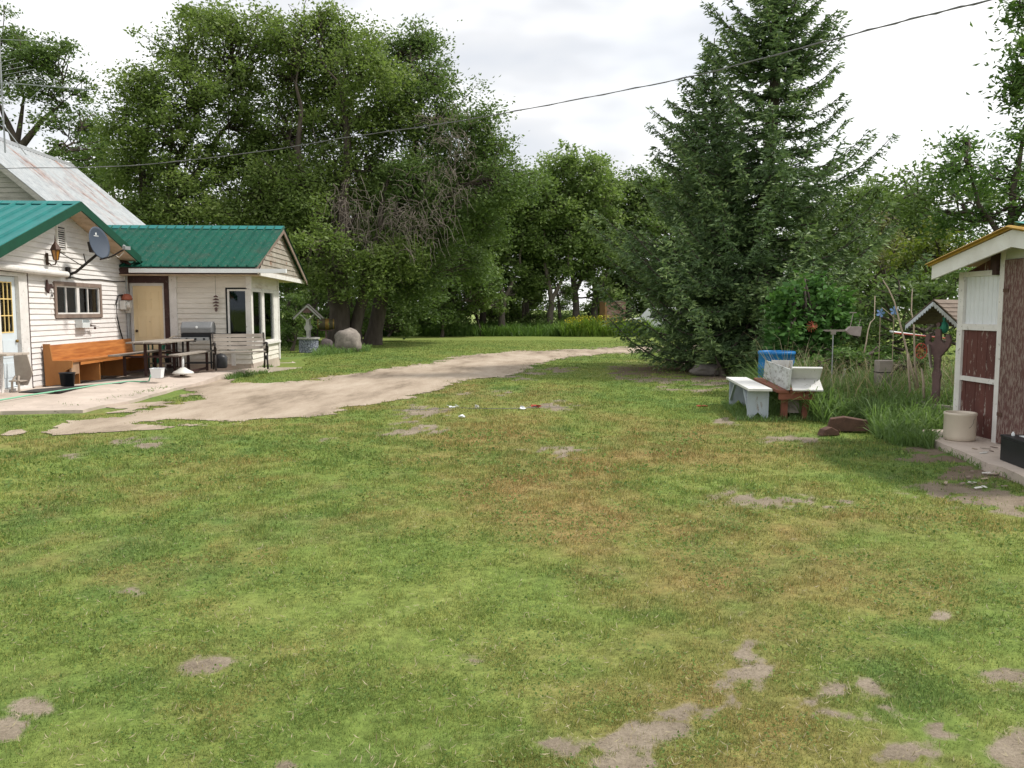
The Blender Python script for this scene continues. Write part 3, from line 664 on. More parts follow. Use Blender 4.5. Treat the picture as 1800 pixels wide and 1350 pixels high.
# --- main house (tin roof)
MX = -1.07; MY0, MY1 = 5.55, 11.6; RXm = -4.62; RZm = 6.39; EZm = 2.95; sl = .85
ex = RXm+(RZm-EZm)/sl; wx = RXm-(RZm-EZm)/sl
mb = MB(); ribbed(mb, (ex+.1,MY0-.35,EZm-.09), (ex+.1,MY1+.35,EZm-.09), (RXm,MY1+.35,RZm), (RXm,MY0-.35,RZm), .16, rw=.05, rh=.014)
part('main_roof', mb, TIN, house, label='rust streaked corrugated tin roof')
mb = MB(); ribbed(mb, (wx-.1,MY1+.35,EZm-.09), (wx-.1,MY0-.35,EZm-.09), (RXm,MY0-.35,RZm), (RXm,MY1+.35,RZm), .16, rw=.05, rh=.014); part('main_roof', mb, TIN, house)
mb = MB(); mb.prism([(RXm-.14,MY0-.37,RZm-.10),(RXm,MY0-.37,RZm+.05),(RXm+.14,MY0-.37,RZm-.10),(RXm,MY0-.37,RZm+.02)], (0,MY1-MY0+.74,0)); part('ridge_cap', mb, GREYMET, house)
def mlim(z): w = min((RZm-.06-z)/sl, ex-RXm-.25); return (RXm-w, RXm+w)
mb = MB(); siding(mb, (0,MY0,0), (1,0,0), (0,-1,0), .2, RZm-.1, mlim, e=.13, t=.02); part('main_south_wall', mb, OLD_SIDING, house)
mb = MB(); mb.box(RXm-3.4,ex-.3,MY1-.1,MY1,.0,EZm); mb.add([(RXm-3.5,MY1,EZm-.1),(ex-.2,MY1,EZm-.1),(RXm,MY1,RZm-.1)],[(0,1,2)]); mb.box(ex-.32,ex-.22,MY0,MY1-.1,0,EZm-.1); mb.box(wx+.22,wx+.32,MY0,MY1-.1,0,EZm-.1); part('main_wall', mb, OLD_SIDING, house)
mb = MB(); mb.prism([(RXm,MY0-.38,RZm-.02),(ex+.1,MY0-.38,EZm-.11),(ex+.1,MY0-.38,EZm-.27),(RXm,MY0-.38,RZm-.19)], (0,.03,0)); mb.prism([(RXm,MY0-.38,RZm-.02),(wx-.1,MY0-.38,EZm-.11),(wx-.1,MY0-.38,EZm-.27),(RXm,MY0-.38,RZm-.19)], (0,.03,0)); part('rake_trim', mb, OLD_SIDING, house)
mb = MB(); mb.prism([(RXm,MY0-.33,RZm-.06),(ex+.08,MY0-.33,EZm-.14),(ex+.08,MY0,EZm-.14),(RXm,MY0,RZm-.06)], (0,0,-.02)); part('soffit', mb, OLD_SIDING, house)
mb = MB(); mb.prism([(.3,EY,EZ+.03),(-.6,EY+1.1,EZ+.6),(-.9,EY+1.6,EZ+.9),(-1.6,EY+1.6,EZ+.95),(-1.3,EY+.4,EZ+.5)], (0,0,.02)); part('valley_flashing', mb, DARKMET, house)

# ------------------------------------------------------------------ things fixed to or standing by the house
def hthing(name, label, cat, x, y, z=0, rot=0, group=None):
    p = hw(x, y, z); return thing(name, label, cat, p, HROT+rot, group)
# satellite dish
t = hthing('satellite_dish', 'slate grey oval satellite dish on a bent black arm in front of the porch gable', 'satellite dish', 0, 1.2, 2.36)
mb = MB(); mb.box(.02,.07,-.06,.06,-.10,.14); part('wall_bracket', mb, IRON, t)
mb = MB(); mb.tube([(.06,0,-.02),(.2,.02,.04),(.62,.10,.42)], .028, 10); part('arm', mb, IRON, t, smooth=True)
mb = MB(); mb.tube([(.35,.04,.15),(.05,-.62,.5)], .009, 6); mb.tube([(.40,.05,.2),(.38,.0,.42)],.012,6); part('brace', mb, IRON, t)
nd = Vector((.955,-.22,.20)).normalized(); up = Vector((0,0,1)); sd = up.cross(nd).normalized(); u2 = nd.cross(sd)
DC = Vector((.68,.10,.66)); mb = MB()
def dish_pt(r, a, off=0): return DC+sd*(.315*r*math.cos(a))+u2*(.345*r*math.sin(a))-nd*(.07*(1-r*r)+off)
nr_, na_ = 8, 36
for off in (0, .012):
    o = len(mb.v)
    for i in range(nr_+1):
        for j in range(na_): mb.v.append(tuple(dish_pt(i/nr_, 2*math.pi*j/na_, off)))
    for i in range(nr_):
        for j in range(na_):
            j2 = (j+1) % na_; mb.f.append((o+i*na_+j, o+i*na_+j2, o+(i+1)*na_+j2, o+(i+1)*na_+j))
o2 = (nr_+1)*na_
for j in range(na_): mb.f.append((nr_*na_+j, nr_*na_+(j+1) % na_, o2+nr_*na_+(j+1) % na_, o2+nr_*na_+j))
part('reflector', mb, DISH_M, t, smooth=True)
mb = MB()
def dp(a, b): 
    rr = math.hypot(a/.315, b/.345); return DC+sd*a+u2*b-nd*(.07*(1-rr*rr)-.004)
mb.add([dp(.022*math.cos(k*math.pi/5), .20+.028*math.sin(k*math.pi/5)) for k in range(10)], [tuple(range(10))])
for k in range(7): a = -.075+k*.022; mb.quad(dp(a,.148), dp(a+.015,.148), dp(a+.015,.166), dp(a,.166))
part('emblem', mb, WHITE_M, t)
mb = MB(); mb.obox(DC-nd*.19-u2*.05, (.10,.14,.22), Matrix((nd, sd, u2)).transposed()); part('mount', mb, IRON, t)
b0 = DC-u2*.34; b1 = b0+nd*.58+u2*.10
mb = MB(); mb.tube([b0-nd*.08, b0+nd*.2+u2*.0, b1], .018, 8); part('feed_arm', mb, IRON, t)
mb = MB(); mb.beam(b1-sd*.09, b1+sd*.09, .07,.07); mb.tube([b1, b1+u2*.06-nd*.06], .03, 10); part('receiver', mb, GREYMET, t)
mb = MB()
for k in range(2):
    c0 = b0+nd*(.05+.25*k); mb.tube([c0, c0+nd*.05-u2*.05+sd*.02, c0+nd*.12-u2*.02, c0+nd*.2+u2*.03], .007, 5)
part('cable', mb, PLASTIC_W, t)
# lantern
t = hthing('wall_lantern', 'rusty carriage lantern with amber glass on the porch gable wall', 'lantern', 0, .38, 2.60)
mb = MB(); mb.lathe([(.105,.19),(.11,.21),(.07,.29),(.035,.33),(.014,.38),(.008,.46),(.001,.50)], 6, (.20,0,0)); part('cap', mb, COPPER, t)
mb = MB(); mb.lathe([(.045,.0),(.085,.195)], 6, (.20,0,0)); part('lamp_glass', mb, AMBER, t)
mb = MB()
for j in range(6):
    a = 2*math.pi*j/6; mb.tube([(.2+.047*math.cos(a),.047*math.sin(a),0),(.2+.089*math.cos(a),.089*math.sin(a),.2)], .010, 4)
mb.lathe([(.001,-.07),(.02,-.05),(.012,-.02),(.045,0),(.045,.008)],6,(.2,0,0)); part('cage', mb, COPPER, t)
mb = MB(); mb.box(.015,.035,-.045,.045,-.10,.14); mb.tube([(.03,0,-.04),(.10,0,-.10),(.18,0,-.09),(.2,0,-.03)], .014, 6); part('bracket', mb, COPPER, t)
# ornamental bird plaque
def outline_yz(pts, s, x0, th): return [(x0, p[0]*s, p[1]*s) for p in pts], (th, 0, 0)
t = hthing('bird_ornament', 'dark metal bird ornament on the porch wall left of the window', 'ornament', 0, .36, 2.06)
mb = MB()
P, o_ = outline_yz([(-.16,.30),(-.10,.16),(-.03,.08),(.06,.10),(.14,.14),(.22,.11),(.30,.0),(.28,-.06),(.18,-.05),(.06,-.06),(-.02,-.12),(-.08,-.26),(-.14,-.20),(-.24,-.12),(-.20,.02),(-.2,.16)], .48, .03, .035); mb.prism(P, o_)
mb.ball((.05,.115,.0),(.03,.03,.028)); part('bird_body', mb, FRAME_DK, t)
mb = MB(); mb.tube([(.02,.02,0),(.03,.02,0)], .05, 10); mb.tube([(.045,.11,-.05),(.045,.11,-.14)], .006, 5); mb.lathe([(.001,-.2),(.016,-.19),(.018,-.15),(.006,-.135)], 8, (.045,.11,0)); part('bell', mb, BLACK, t)
mb = MB(); mb.tube([(.004,.12,-.14),(.02,.12,-.55)], .003, 4); part('pull_cord', mb, PLASTIC_W, t)
# bird feeder / soap tray under the window
t = hthing('window_feeder', 'clear plastic feeder box with a wire shelf hanging under the porch window', 'feeder', .02, 1.75, 1.22)
mb = MB(); frx = lambda y0,y1,z0,z1,x0,x1: (mb.box(x0,x1,y0,y1,z0,z0+.008), mb.box(x0,x0+.006,y0,y1,z0+.008,z1), mb.box(x1-.006,x1,y0,y1,z0+.008,z1-.06), mb.box(x0+.006,x1-.006,y0,y0+.006,z0+.008,z1), mb.box(x0+.006,x1-.006,y1-.006,y1,z0+.008,z1))
frx(-.28,.08,0.0,.17,.0,.15); part('box', mb, mat('frosted_plastic',(.62,.66,.66),(.55,.58,.58),rough=.3,bump=0), t)
mb = MB()
for k in range(7): y = .10+k*.065; mb.tube([(.01,y,.25),(.01,y,.02),(.17,y,.02)], .004, 4)
mb.tube([(.17,.1,.02),(.17,.49,.02)], .005, 4); mb.tube([(.01,.1,.25),(.01,.49,.25)], .005, 4); part('wire_shelf', mb, GREYMET, t)
mb = MB(); mb.ball((.10,.12,.045),(.06,.10,.03)); mb.prism([(.1,.18,.04),(.14,.40,.02),(.08,.42,.02)], (0,0,.015)); mb.ball((.10,.43,-.02),(.03,.03,.03),8,5); part('hook_tool', mb, COPPER, t, smooth=False)
# meter boxes at the inner corner
t = hthing('meter_box', 'white utility boxes with a red cap at the inner corner of the house', 'meter', .02, 4.05, 1.55)
mb = MB(); mb.box(.0,.14,-.26,.05,.06,.28); mb.tube([(.14,-.12,.17),(.22,-.12,.17)], .085, 14); part('housing', mb, PLASTIC_W, t, bevel=.01)
mb = MB(); mb.box(.0,.10,.06,.20,-.02,.22); part('side_box', mb, PLASTIC_W, t, bevel=.008)
mb = MB(); mb.lathe([(.001,.16),(.06,.15),(.11,.11),(.13,.04),(.12,.0),(.001,.0)], 14, (.10,-.06,.29)); part('red_cap', mb, mat('brick_red_plastic',(.42,.13,.08),(.32,.10,.06),rough=.6,bump=.05), t, smooth=True)
mb = MB(); mb.tube([(.03,-.14,.42),(.03,-.36,.40),(.03,-.52,.20),(.03,-.50,-.1),(.03,-.36,-.42),(.03,-.22,-.66),(.03,-.30,-.78)], .016, 6); part('cable', mb, BLACK, t, smooth=True)
mb = MB(); mb.tube([(.03,.14,-.02),(.03,.14,-1.3)], .03, 8); mb.tube([(.03,.24,.5),(.03,.24,-1.35)], .02, 8); mb.tube([(.03,.14,.22),(.03,.14,1.0)], .018, 6); part('conduit', mb, GREYMET, t)
mb = MB(); mb.tube([hw(.03,1.25,2.30),hw(.03,1.9,2.27),hw(.03,2.8,2.30),hw(.03,3.6,2.28),hw(.03,4.15,2.30)], .011, 5)
solo('wall_cable', mb, BLACK, 'black cable running along the siding from the dish to the inner corner', 'cable')
# wind chime
t = hthing('wind_chime', 'dark tiered wind chime hanging from the eave beside the tall windows', 'wind chime', 2.2, SY-.17, 0)
mb = MB(); mb.tube([(0,0,2.48),(0,0,1.98)], .004, 4); part('cord', mb, WIRE_M, t)
mb = MB()
for k in range(5):
    zz = 1.93-.075*k; rr = (.06,.085,.085,.075,.05)[k]; mb.lathe([(.006,zz+.04),(rr,zz),(rr*.8,zz-.012),(.01,zz-.005)], 10, (0,0,0))
mb.ball((0,0,1.59),(.035,.035,.03),8,5); part('tiers', mb, WELL_BROWN, t)

# pew
t = hthing('church_pew', 'long orange varnished church pew against the porch wall', 'pew', .07, .02, .10)
L = 4.05
mb = MB(); mb.prism([(.05,0,.40),(.13,0,.42),(.085,0,.80),(.0,0,.80)], (0,L,0)); part('backrest', mb, PEW, t, bevel=.008)
mb = MB(); mb.prism([(.09,.0,.44),(.54,.0,.46),(.55,.0,.50),(.09,.0,.475)], (0,L,0)); mb.box(.505,.53,.35,L-.02,.39,.4595); part('seat', mb, PEW, t, bevel=.005)
mb = MB(); mb.prism([(.0,-.035,0),(.40,-.035,0),(.40,-.035,.30),(.52,-.035,.36),(.54,-.035,.50),(.15,-.035,.50),(.11,-.035,.83),(-.02,-.035,.83)], (0,.034,0)); part('end_panel', mb, PEW_IN, t)
for yy in (.33,1.28,2.52,L-.03):
    mb = MB(); mb.box(.03,.49,yy,yy+.03,.0,.44); part('divider', mb, PEW_IN, t)
mb = MB(); mb.box(.02,.045,.0,L,.02,.40); part('back_board', mb, PEW_IN, t)
mb = MB(); mb.box(.46,.50,-.0,.33,.22,.455); part('front_panel', mb, mat('dusty_oak',(.38,.25,.16),(.28,.17,.10),scale=6,stretch=(1,1,.3)), t)
# black bucket
def bucket(mb, r0, r1, h, c=(0,0,0), th=.008, n=24, sq=False):
    if sq: n = 4
    mb.lathe([(.001,0),(r0,0),(r1,h),(r1+.01,h),(r1+.01,h-.02),(r1-.006,h-.006),(r0-th,th),(.001,th)], n, c)
mb = MB(); bucket(mb, .115,.14,.27); solo('black_bucket', mb, BLACK, 'small black plastic bin standing at the near end of the pew', 'bucket', hw(.62,-.28,.115), smooth=True)
mb = MB(); 
mb.lathe([(.001,0),(.13,0),(.16,.2),(.17,.2),(.165,.185),(.15,.19),(.12,.01),(.001,.01)], 4, (0,0,0))
p = gp(277,664,.2); solo('white_tub', mb, WHITE_M, 'square white plastic tub under the picnic table beside the hose end', 'tub', p, R(50))
# mats
mb = MB(); mb.box(-.35,.38,-.9,.55,0,.015); solo('door_mat', mb, mat('dark_rubber_mat',(.045,.042,.042),(.03,.028,.028)), 'dark rubber mat on the patio in front of the pale blue-white door', 'mat', hw(.62,-.5,.102), HROT)
mb = MB(); mb.box(-.3,.5,-.6,.95,0,.012); solo('floor_mat', mb, mat('grey_rag_mat',(.09,.085,.08),(.06,.056,.054)), 'grey worn mat on the patio near the black bin', 'mat', hw(.9,.9,.104), HROT)
# hose
mb = MB(); P = [gp(-60,708,.12), gp(0,703,.12), gp(60,693,.12), gp(110,684,.14), gp(170,672,.17), gp(220,665,.19), gp(255,663,.21)]
Q = []
for i in range(len(P)-1):
    for k in range(5): Q.append(P[i].lerp(P[i+1], k/5)+Vector((0, .03*math.sin(i*5+k), 0)))
Q += [P[-1], P[-1]+Vector((.06,.03,.01)), P[-1]+Vector((.09,.12,.08)), P[-1]+Vector((.10,.2,.02))]
Q = [Vector((q.x, q.y, pz(q.y)+.018)) if i < len(Q)-2 else q for i, q in enumerate(Q)]
mb.tube(Q, .014, 8); solo('garden_hose', mb, HOSE_M, 'mint green garden hose stretched across the concrete patio', 'hose', smooth=True)

# picnic table beside the house (dark steel frame, grey planks)
t = thing('picnic_table', 'long picnic table with grey planks and dark steel legs in front of the yellow door', 'picnic table', (-8.0, 17.9, .14), R(1))
L = 2.6; rs = random.Random(3)
mb = MB()
for k in range(4): x = -.33+k*.195; mb.box(x, x+.18, rs.uniform(-.05,.05), L+rs.uniform(-.05,.05), .735, .77)
part('tabletop', mb, GREY_WOOD, t, bevel=.004)
for yy in (.35,L-.5):
    mb = MB(); mb.box(-.32,.40,yy,yy+.05,.70,.734); part('table_frame', mb, DARKMET, t)
for sx in (-1, 1):
    xc = .04+sx*.62
    mb = MB(); mb.box(xc-.13, xc-.003, 0+rs.uniform(-.1,.1), L, .46, .495); mb.box(xc+.003, xc+.13, rs.uniform(-.1,.1), L-.05, .46, .495); part('seat', mb, GREY_WOOD, t, bevel=.004)
    for yy in (.45, L-.5):
        mb = MB(); mb.box(xc-.025, xc+.025, yy-.025, yy+.025, .0, .455); part('leg', mb, DARKMET, t)
    mb = MB(); mb.box(xc-.02, xc+.02, .475, L-.525, .04, .09); part('foot_rail', mb, DARKMET, t)
for yy in (.45, L-.5):
    mb = MB(); mb.box(-.14,-.09,yy-.03,yy+.03,.0,.70); mb.box(.19,.24,yy-.03,yy+.03,.0,.70); part('leg', mb, DARKMET, t)
    mb = MB(); mb.box(-.555,.63,yy-.022,yy+.022,.41,.455); part('cross_bar', mb, DARKMET, t)
mb = MB(); mb.tube([(-.15,1.9,.79),(-.05,1.95,.84),(.1,2.1,.83),(.3,2.2,.79)], .012, 5); solo('curved_stick', mb, STICK, 'bent brown stick lying on the long picnic table', 'stick', (-8.0,17.9,.14), R(1))
# near-left picnic table partly out of frame
t = thing('small_picnic_table', 'beige topped picnic table with dark legs at the left edge of the patio', 'picnic table', gp(-8,696,.10), R(-4))
mb = MB()
for k in range(3): mb.box(-1.5,.28,-.05+k*.21,.15+k*.21,.70,.735)
part('tabletop', mb, BEIGE_PL, t, bevel=.004)
mb = MB(); mb.box(-1.5,.28,-.50,-.27,.40,.435); part('seat', mb, BEIGE_PL, t, bevel=.004)
for xx in (-.12,-1.2):
    mb = MB(); mb.box(xx,xx+.05,-.05,.02,0,.70); mb.box(xx,xx+.05,-.42,-.05,.36,.40); mb.box(xx+.01,xx+.09,-.37,-.29,0,.36); part('leg', mb, BLACK, t)
mb = MB(); mb.tube([(.17,-.38,.40),(.20,-.38,.25),(.30,-.40,.02),(.34,-.42,.0)], [.03,.025,.02,.025], 7); part('curved_leg', mb, BEIGE_PL, t)
mb = MB(); mb.prism([(.0,.5,.12),(.22,.5,.12),(.33,.5,.34),(.24,.5,.69),(-.02,.5,.69)], (0,.02,0)); mb.tube([(.06,.3,0),(.07,.3,.2),(.1,.36,.3)], .02, 6); mb.tube([(.2,.3,0),(.19,.3,.2),(.16,.36,.3)], .02, 6); mb.prism([(.02,.28,.2),(.24,.28,.2),(.24,.48,.2),(.02,.48,.2)], (0,0,.02))
solo('folded_chair', mb, BEIGE_PL, 'beige plastic chair tucked behind the small picnic table', 'chair', gp(-4,693,.10), R(-4))
mb = MB(); mb.tube([(-.1,0,0),(.0,.05,.03),(.1,.0,.02),(.16,.04,0)], .02, 6); solo('rag', mb, PLASTIC_W, 'crumpled white rag on the seat of the small picnic table', 'rag', gp(-8,696,.10)+Vector((.0,-.40,.445)), R(-4))

# gas grill
gp_ = hw(1.93, SY-.75, .19)
t = thing('gas_grill', 'grey lidded gas grill on a black cart between picnic table and park bench', 'grill', gp_, HROT+R(3))
mb = MB(); mb.prism([(-.36,-.22,.86),(-.36,.24,.86),(-.36,.24,1.02),(-.36,.12,1.13),(-.36,-.10,1.13),(-.36,-.22,.99)], (.72,0,0)); part('lid', mb, mat('grey_enamel',(.17,.175,.18),(.13,.135,.14),rough=.35,spec=.6,bump=.02), t, bevel=.02)
mb = MB(); mb.add([(.03*math.cos(k*.628)+.02, -.226, 1.0+.03*math.sin(k*.628)) for k in range(10)], [tuple(range(10))[::-1]]); mb.ball((.02,-.22,1.0),(.03,.012,.03),10,6); part('gauge', mb, WHITE_M, t)
mb = MB(); mb.prism([(-.35,-.22,.855),(-.35,.24,.855),(-.35,.18,.70),(-.35,-.18,.70)], (.70,0,0)); part('firebox', mb, BLACK, t)
mb = MB(); mb.box(-.35,.30,-.27,-.185,.68,.76); part('control_panel', mb, GREYMET, t)
for k in range(3):
    mb = MB(); mb.tube([(-.2+.2*k,-.272,.72),(-.2+.2*k,-.30,.72)], .025, 10); part('knob', mb, BLACK, t)
mb = MB(); mb.box(.36,.72,-.2,.2,.81,.84); part('side_shelf', mb, BLACK, t)
for sx in (-.34,.31):
    for sy in (-.2,.17):
        mb = MB(); mb.box(sx,sx+.035,sy,sy+.035,0,.70); part('leg', mb, BLACK, t)
mb = MB(); mb.box(-.3,.31,-.18,.19,.12,.15); part('bottom_shelf', mb, BLACK, t)
mb = MB(); mb.lathe([(.001,0),(.13,0),(.15,.03),(.15,.27),(.10,.33),(.03,.35),(.03,.40),(.001,.40)], 16, (.5,.06,0)); solo('gas_bottle', mb, mat('dark_grey_tank',(.06,.062,.07),(.045,.047,.05),rough=.4), 'dark gas bottle standing on the patio right of the grill', 'gas bottle', gp_, HROT, smooth=True)
# stepped rack with green things
t = thing('plant_rack', 'small slatted rack holding green hoses and pots in front of the yellow door', 'rack', hw(1.02, SY-.62, .19), HROT)
for k, zz in enumerate((.10,.26,.42,.58)):
    mb = MB(); mb.box(-.28,.28,-.15+.02*k,.12,zz,zz+.03); part('shelf', mb, GREY_WOOD, t)
for sx in (-.30,.28):
    mb = MB(); mb.box(sx,sx+.03,-.15,-.12,0,.62); mb.box(sx,sx+.03,.12,.15,0,.62); part('leg', mb, mat('dark_green_post',(.03,.09,.075),(.02,.06,.05)) if sx < 0 else DARKMET, t)
for k, (xx, zz, rr, m_) in enumerate(((-.15,.13,.07,GREENP),(.1,.13,.06,BLACK),(-.1,.29,.07,BLACK),(.14,.29,.06,GREENP),(.0,.45,.07,GREENP))):
    mb = MB(); bucket(mb, rr*.75, rr, .11); solo('plant_pot', mb, m_, ['teal pot on the lowest shelf of the small rack','black pot on the lowest shelf of the small rack','black pot on the second shelf of the small rack','teal pot on the second shelf of the small rack','teal pot on the third shelf of the small rack'][k], 'pot', hw(1.02+xx, SY-.62, .19+zz), group='pots on the small rack')
# white pedestal base
t = thing('umbrella_stand', 'white round parasol base with a short white post under the picnic table', 'umbrella stand', gp(322,657,.19))
mb = MB(); mb.lathe([(.001,0),(.22,0),(.23,.02),(.20,.05),(.12,.09),(.05,.14),(.001,.14)], 28); part('base', mb, PLASTIC_W, t, smooth=True)
mb = MB(); mb.tube([(0,0,.13),(0,0,.42)], .028, 12); part('post', mb, WHITE_M, t, smooth=True)
# park bench
t = thing('park_bench', 'slatted park bench with black cast iron ends below the tall windows', 'bench', hw(3.0, SY-1.07, .19), HROT+R(22))
for k in range(4):
    mb = MB(); zz = .47+k*.095; yy = .16+k*.028; mb.prism([(-.62,yy,zz),(-.62,yy+.02,zz),(-.62,yy+.042,zz+.08),(-.62,yy+.02,zz+.08)], (1.24,0,0)); part('back_slat', mb, GREY_WOOD, t)
for k in range(4):
    mb = MB(); yy = -.27+k*.105; mb.box(-.62,.62,yy,yy+.09,.40,.425); part('seat_slat', mb, GREY_WOOD, t)
for sx in (-.60, .58):
    mb = MB()
    for pth in ([(-.30,.0),(-.25,.18),(-.27,.39),(.16,.39),(.22,.60),(.28,.86)], [(.24,.0),(.16,.2),(.16,.39)], [(-.25,.2),(-.05,.30),(.16,.2)], [(-.27,.39),(-.34,.52),(-.28,.62),(-.1,.63),(.22,.60)], [(-.1,.63),(-.16,.52),(-.06,.44)]):
        mb.tube([(sx+.01,a,b) for a, b in pth], .024, 6)
    part('iron_end', mb, IRON, t, smooth=True)

# tv aerial on the main roof
t = thing('tv_aerial', 'tall rooftop TV aerial with many thin rods above the tin roof', 'aerial', at(8,246,20.5))
mb = MB(); b = Vector((0,0,0)); top = at(-2,62,20.5)-at(8,246,20.5)
mb.tube([(0,0,-.3), top+Vector((0,0,.3))], .02, 8); mb.tube([(0,0,.35), at(46,272,20.5)-at(8,246,20.5)], .012, 6); part('mast', mb, GREYMET, t)
mb = MB(); A_ = at(-20,143,20.5)-at(8,246,20.5); B_ = at(160,158,20.5)-at(8,246,20.5); mb.tube([A_, B_], .014, 6)
mb.tube([A_.lerp(B_,.55), at(40,185,20.5)-at(8,246,20.5)], .008, 5); part('boom', mb, GREYMET, t)
for k in range(9):
    mb = MB(); c = A_.lerp(B_, .05+k*.11); l = .75-.05*k; d_ = Vector((.62,-.75,.03)); mb.tube([c-d_*l, c+d_*l], .006, 4); part('rod', mb, GREYMET, t)
for k in range(7):
    mb = MB(); c = at(2+k*7,104+k*6,20.5)-at(8,246,20.5); mb.tube([c-Vector((.5,-.2,0)), c+Vector((.35+.06*k,-.3,0))], .006, 4); part('rod', mb, GREYMET, t)
mb = MB(); c = at(-2,66,20.5)-at(8,246,20.5); mb.tube([c-Vector((1.0,0,0)), c+Vector((1.1,.3,0))], .007, 4); part('top_rod', mb, GREYMET, t)

# overhead wire
mb = MB(); K = [at(-330,303,15), at(0,296,18), at(230,291,20), at(460,266,21), at(600,243,20), at(760,220,18), at(880,200,16.5), at(1060,166,14.5), at(1230,131,12.5), at(1440,76,10.5), at(1600,34,9), at(1740,0,8), at(2000,-66,6.5)]
Q = []
for i in range(len(K)-1):
    p0 = K[max(i-1,0)]; p1 = K[i]; p2 = K[i+1]; p3 = K[min(i+2,len(K)-1)]
    for s in range(6):
        u = s/6; Q.append(.5*((2*p1)+(p2-p0)*u+(2*p0-5*p1+4*p2-p3)*u*u+(3*p1-p0-3*p2+p3)*u**3))
Q.append(K[-1])
mb.tube(Q, .0075, 6); mb.tube([q+Vector((0,0,.012*math.sin(i*1.9))) for i, q in enumerate(Q)], .006, 5)
solo('overhead_wire', mb, WIRE_M, 'twisted overhead power wire crossing from the house past the spruce', 'wire', smooth=True)
# ------------------------------------------------------------------ yard things
WELLP = mat('shade_greyed_white_well_paint', (.42,.41,.40), (.30,.29,.28), wear=(.16,.14,.12), wear_amt=.25, scale=8)  # white paint dulled to grey; the well's shade is in this colour
# wishing well by the big tree
t = thing('wishing_well', 'small white wishing well with open gabled roof and grey painted stone ring', 'wishing well', gp(543,620), R(8))
def stonemat(name, a, b, gap, sc=9):
    m, nt, out = newmat(name); p = N(nt, 'ShaderNodeBsdfPrincipled', _Roughness=.85)
    tc = N(nt, 'ShaderNodeTexCoord'); v = N(nt, 'ShaderNodeTexVoronoi', feature='DISTANCE_TO_EDGE', _Scale=sc); v2 = N(nt, 'ShaderNodeTexVoronoi', _Scale=sc)
    nt.links.new(tc.outputs['Object'], v.inputs['Vector']); nt.links.new(tc.outputs['Object'], v2.inputs['Vector'])
    r = ramp(nt, v.outputs[0], [(.03, (0,0,0)), (.10, (1,1,1))]); sep = N(nt, 'ShaderNodeSeparateColor'); nt.links.new(v2.outputs['Color'], sep.inputs[0])
    c = mixc(nt, sep.outputs[0], a, b); nt.links.new(mixc(nt, r.outputs[0], gap, c), p.inputs['Base Color'])
    bp = N(nt, 'ShaderNodeBump', _Strength=.8, _Distance=.03); nt.links.new(v.outputs[0], bp.inputs['Height']); nt.links.new(bp.outputs[0], p.inputs['Normal'])
    nt.links.new(p.outputs[0], out.inputs[0]); return m
mb = MB(); mb.lathe([(.36,0),(.36,.52),(.28,.52),(.28,.1)], 30); part('stone_ring', mb, stonemat('painted_stones',(.16,.18,.23),(.30,.32,.37),(.04,.045,.07), 11), t, smooth=False)  # ring stones coloured darker, with the shade put in
mb = MB(); mb.lathe([(.27,.52),(.42,.52),(.42,.575),(.27,.575),(.27,.52)], 30); part('rim', mb, WELLP, t)
for yy in (-.33, .31):
    mb = MB(); mb.prism([(x, yy, z) for x, z in [(-.045,.57),(.045,.57),(.045,.70),(.055,.84),(.10,.88),(.12,.94),(.11,1.0),(.07,1.04),(.055,1.1),(.05,1.25),(-.05,1.25),(-.055,1.1),(-.07,1.04),(-.11,1.0),(-.12,.94),(-.10,.88),(-.055,.84),(-.045,.70)]], (0,.03,0)); part('carved_post', mb, WELLP, t)
    mb = MB(); mb.beam((0,yy+.015,1.20),(-.24,yy+.015,1.44),.03,.06,(0,1,0)); mb.beam((0,yy+.015,1.20),(.24,yy+.015,1.44),.03,.06,(0,1,0)); part('brace', mb, WELLP, t)
for s in (-1, 1):
    mb = MB(); mb.prism([(0,-.40,1.80),(s*.50,-.40,1.32),(s*.50,-.40,1.24),(0,-.40,1.71)], (0,.03,0)); part('gable_board', mb, WELLP, t)
    mb = MB(); mb.prism([(0,-.42,1.83),(s*.54,-.42,1.31),(s*.54,-.42,1.285),(0,-.42,1.805)], (0,.85,0)); part('roof', mb, DARKSHAKE, t)
mb = MB(); mb.prism([(-.14,-.35,1.50),(.14,-.35,1.50),(.20,-.35,1.58),(0,-.35,1.70),(-.20,-.35,1.58)], (0,.02,0)); part('gable_panel', mb, WELL_BROWN, t)
# barrel planter / drum on a stand beside it
t = thing('barrel_drum', 'dark wooden keg with a brass band on a stand behind the wishing well', 'keg', gp(569,612)+Vector((0,.5,0)), R(10))
mb = MB(); 
ring = [(.20,-.38),(.235,-.2),(.245,0),(.235,.2),(.20,.38)]
def hbarrel(mb, r_off, y0, y1, z=1.0):
    k = 12; o = len(mb.v); n = 20
    for i in range(k+1):
        yy = y0+(y1-y0)*i/k; r = .245-.045*(yy/.38)**2+r_off
        for j in range(n): a = 2*math.pi*j/n; mb.v.append((yy, r*math.cos(a), z+r*math.sin(a)))
    for i in range(k):
        for j in range(n): mb.f.append((o+i*n+j, o+i*n+(j+1) % n, o+(i+1)*n+(j+1) % n, o+(i+1)*n+j))
    mb.f.append(tuple(o+j for j in range(n))); mb.f.append(tuple(o+k*n+j for j in range(n)))
hbarrel(mb, 0, -.38, .38); part('keg', mb, mat('keg_wood',(.10,.085,.05),(.06,.05,.03)), t, smooth=True)
for a, b in ((-.02,.14),(-.34,-.30),(.30,.34)):
    mb = MB(); hbarrel(mb, .006, a, b); part('band', mb, BRASS, t, smooth=True)
mb = MB(); mb.box(-.03,.03,-.03,.03,0,.78); mb.box(-.25,.25,-.05,.05,.72,.77); part('stand', mb, WELL_BROWN, t)
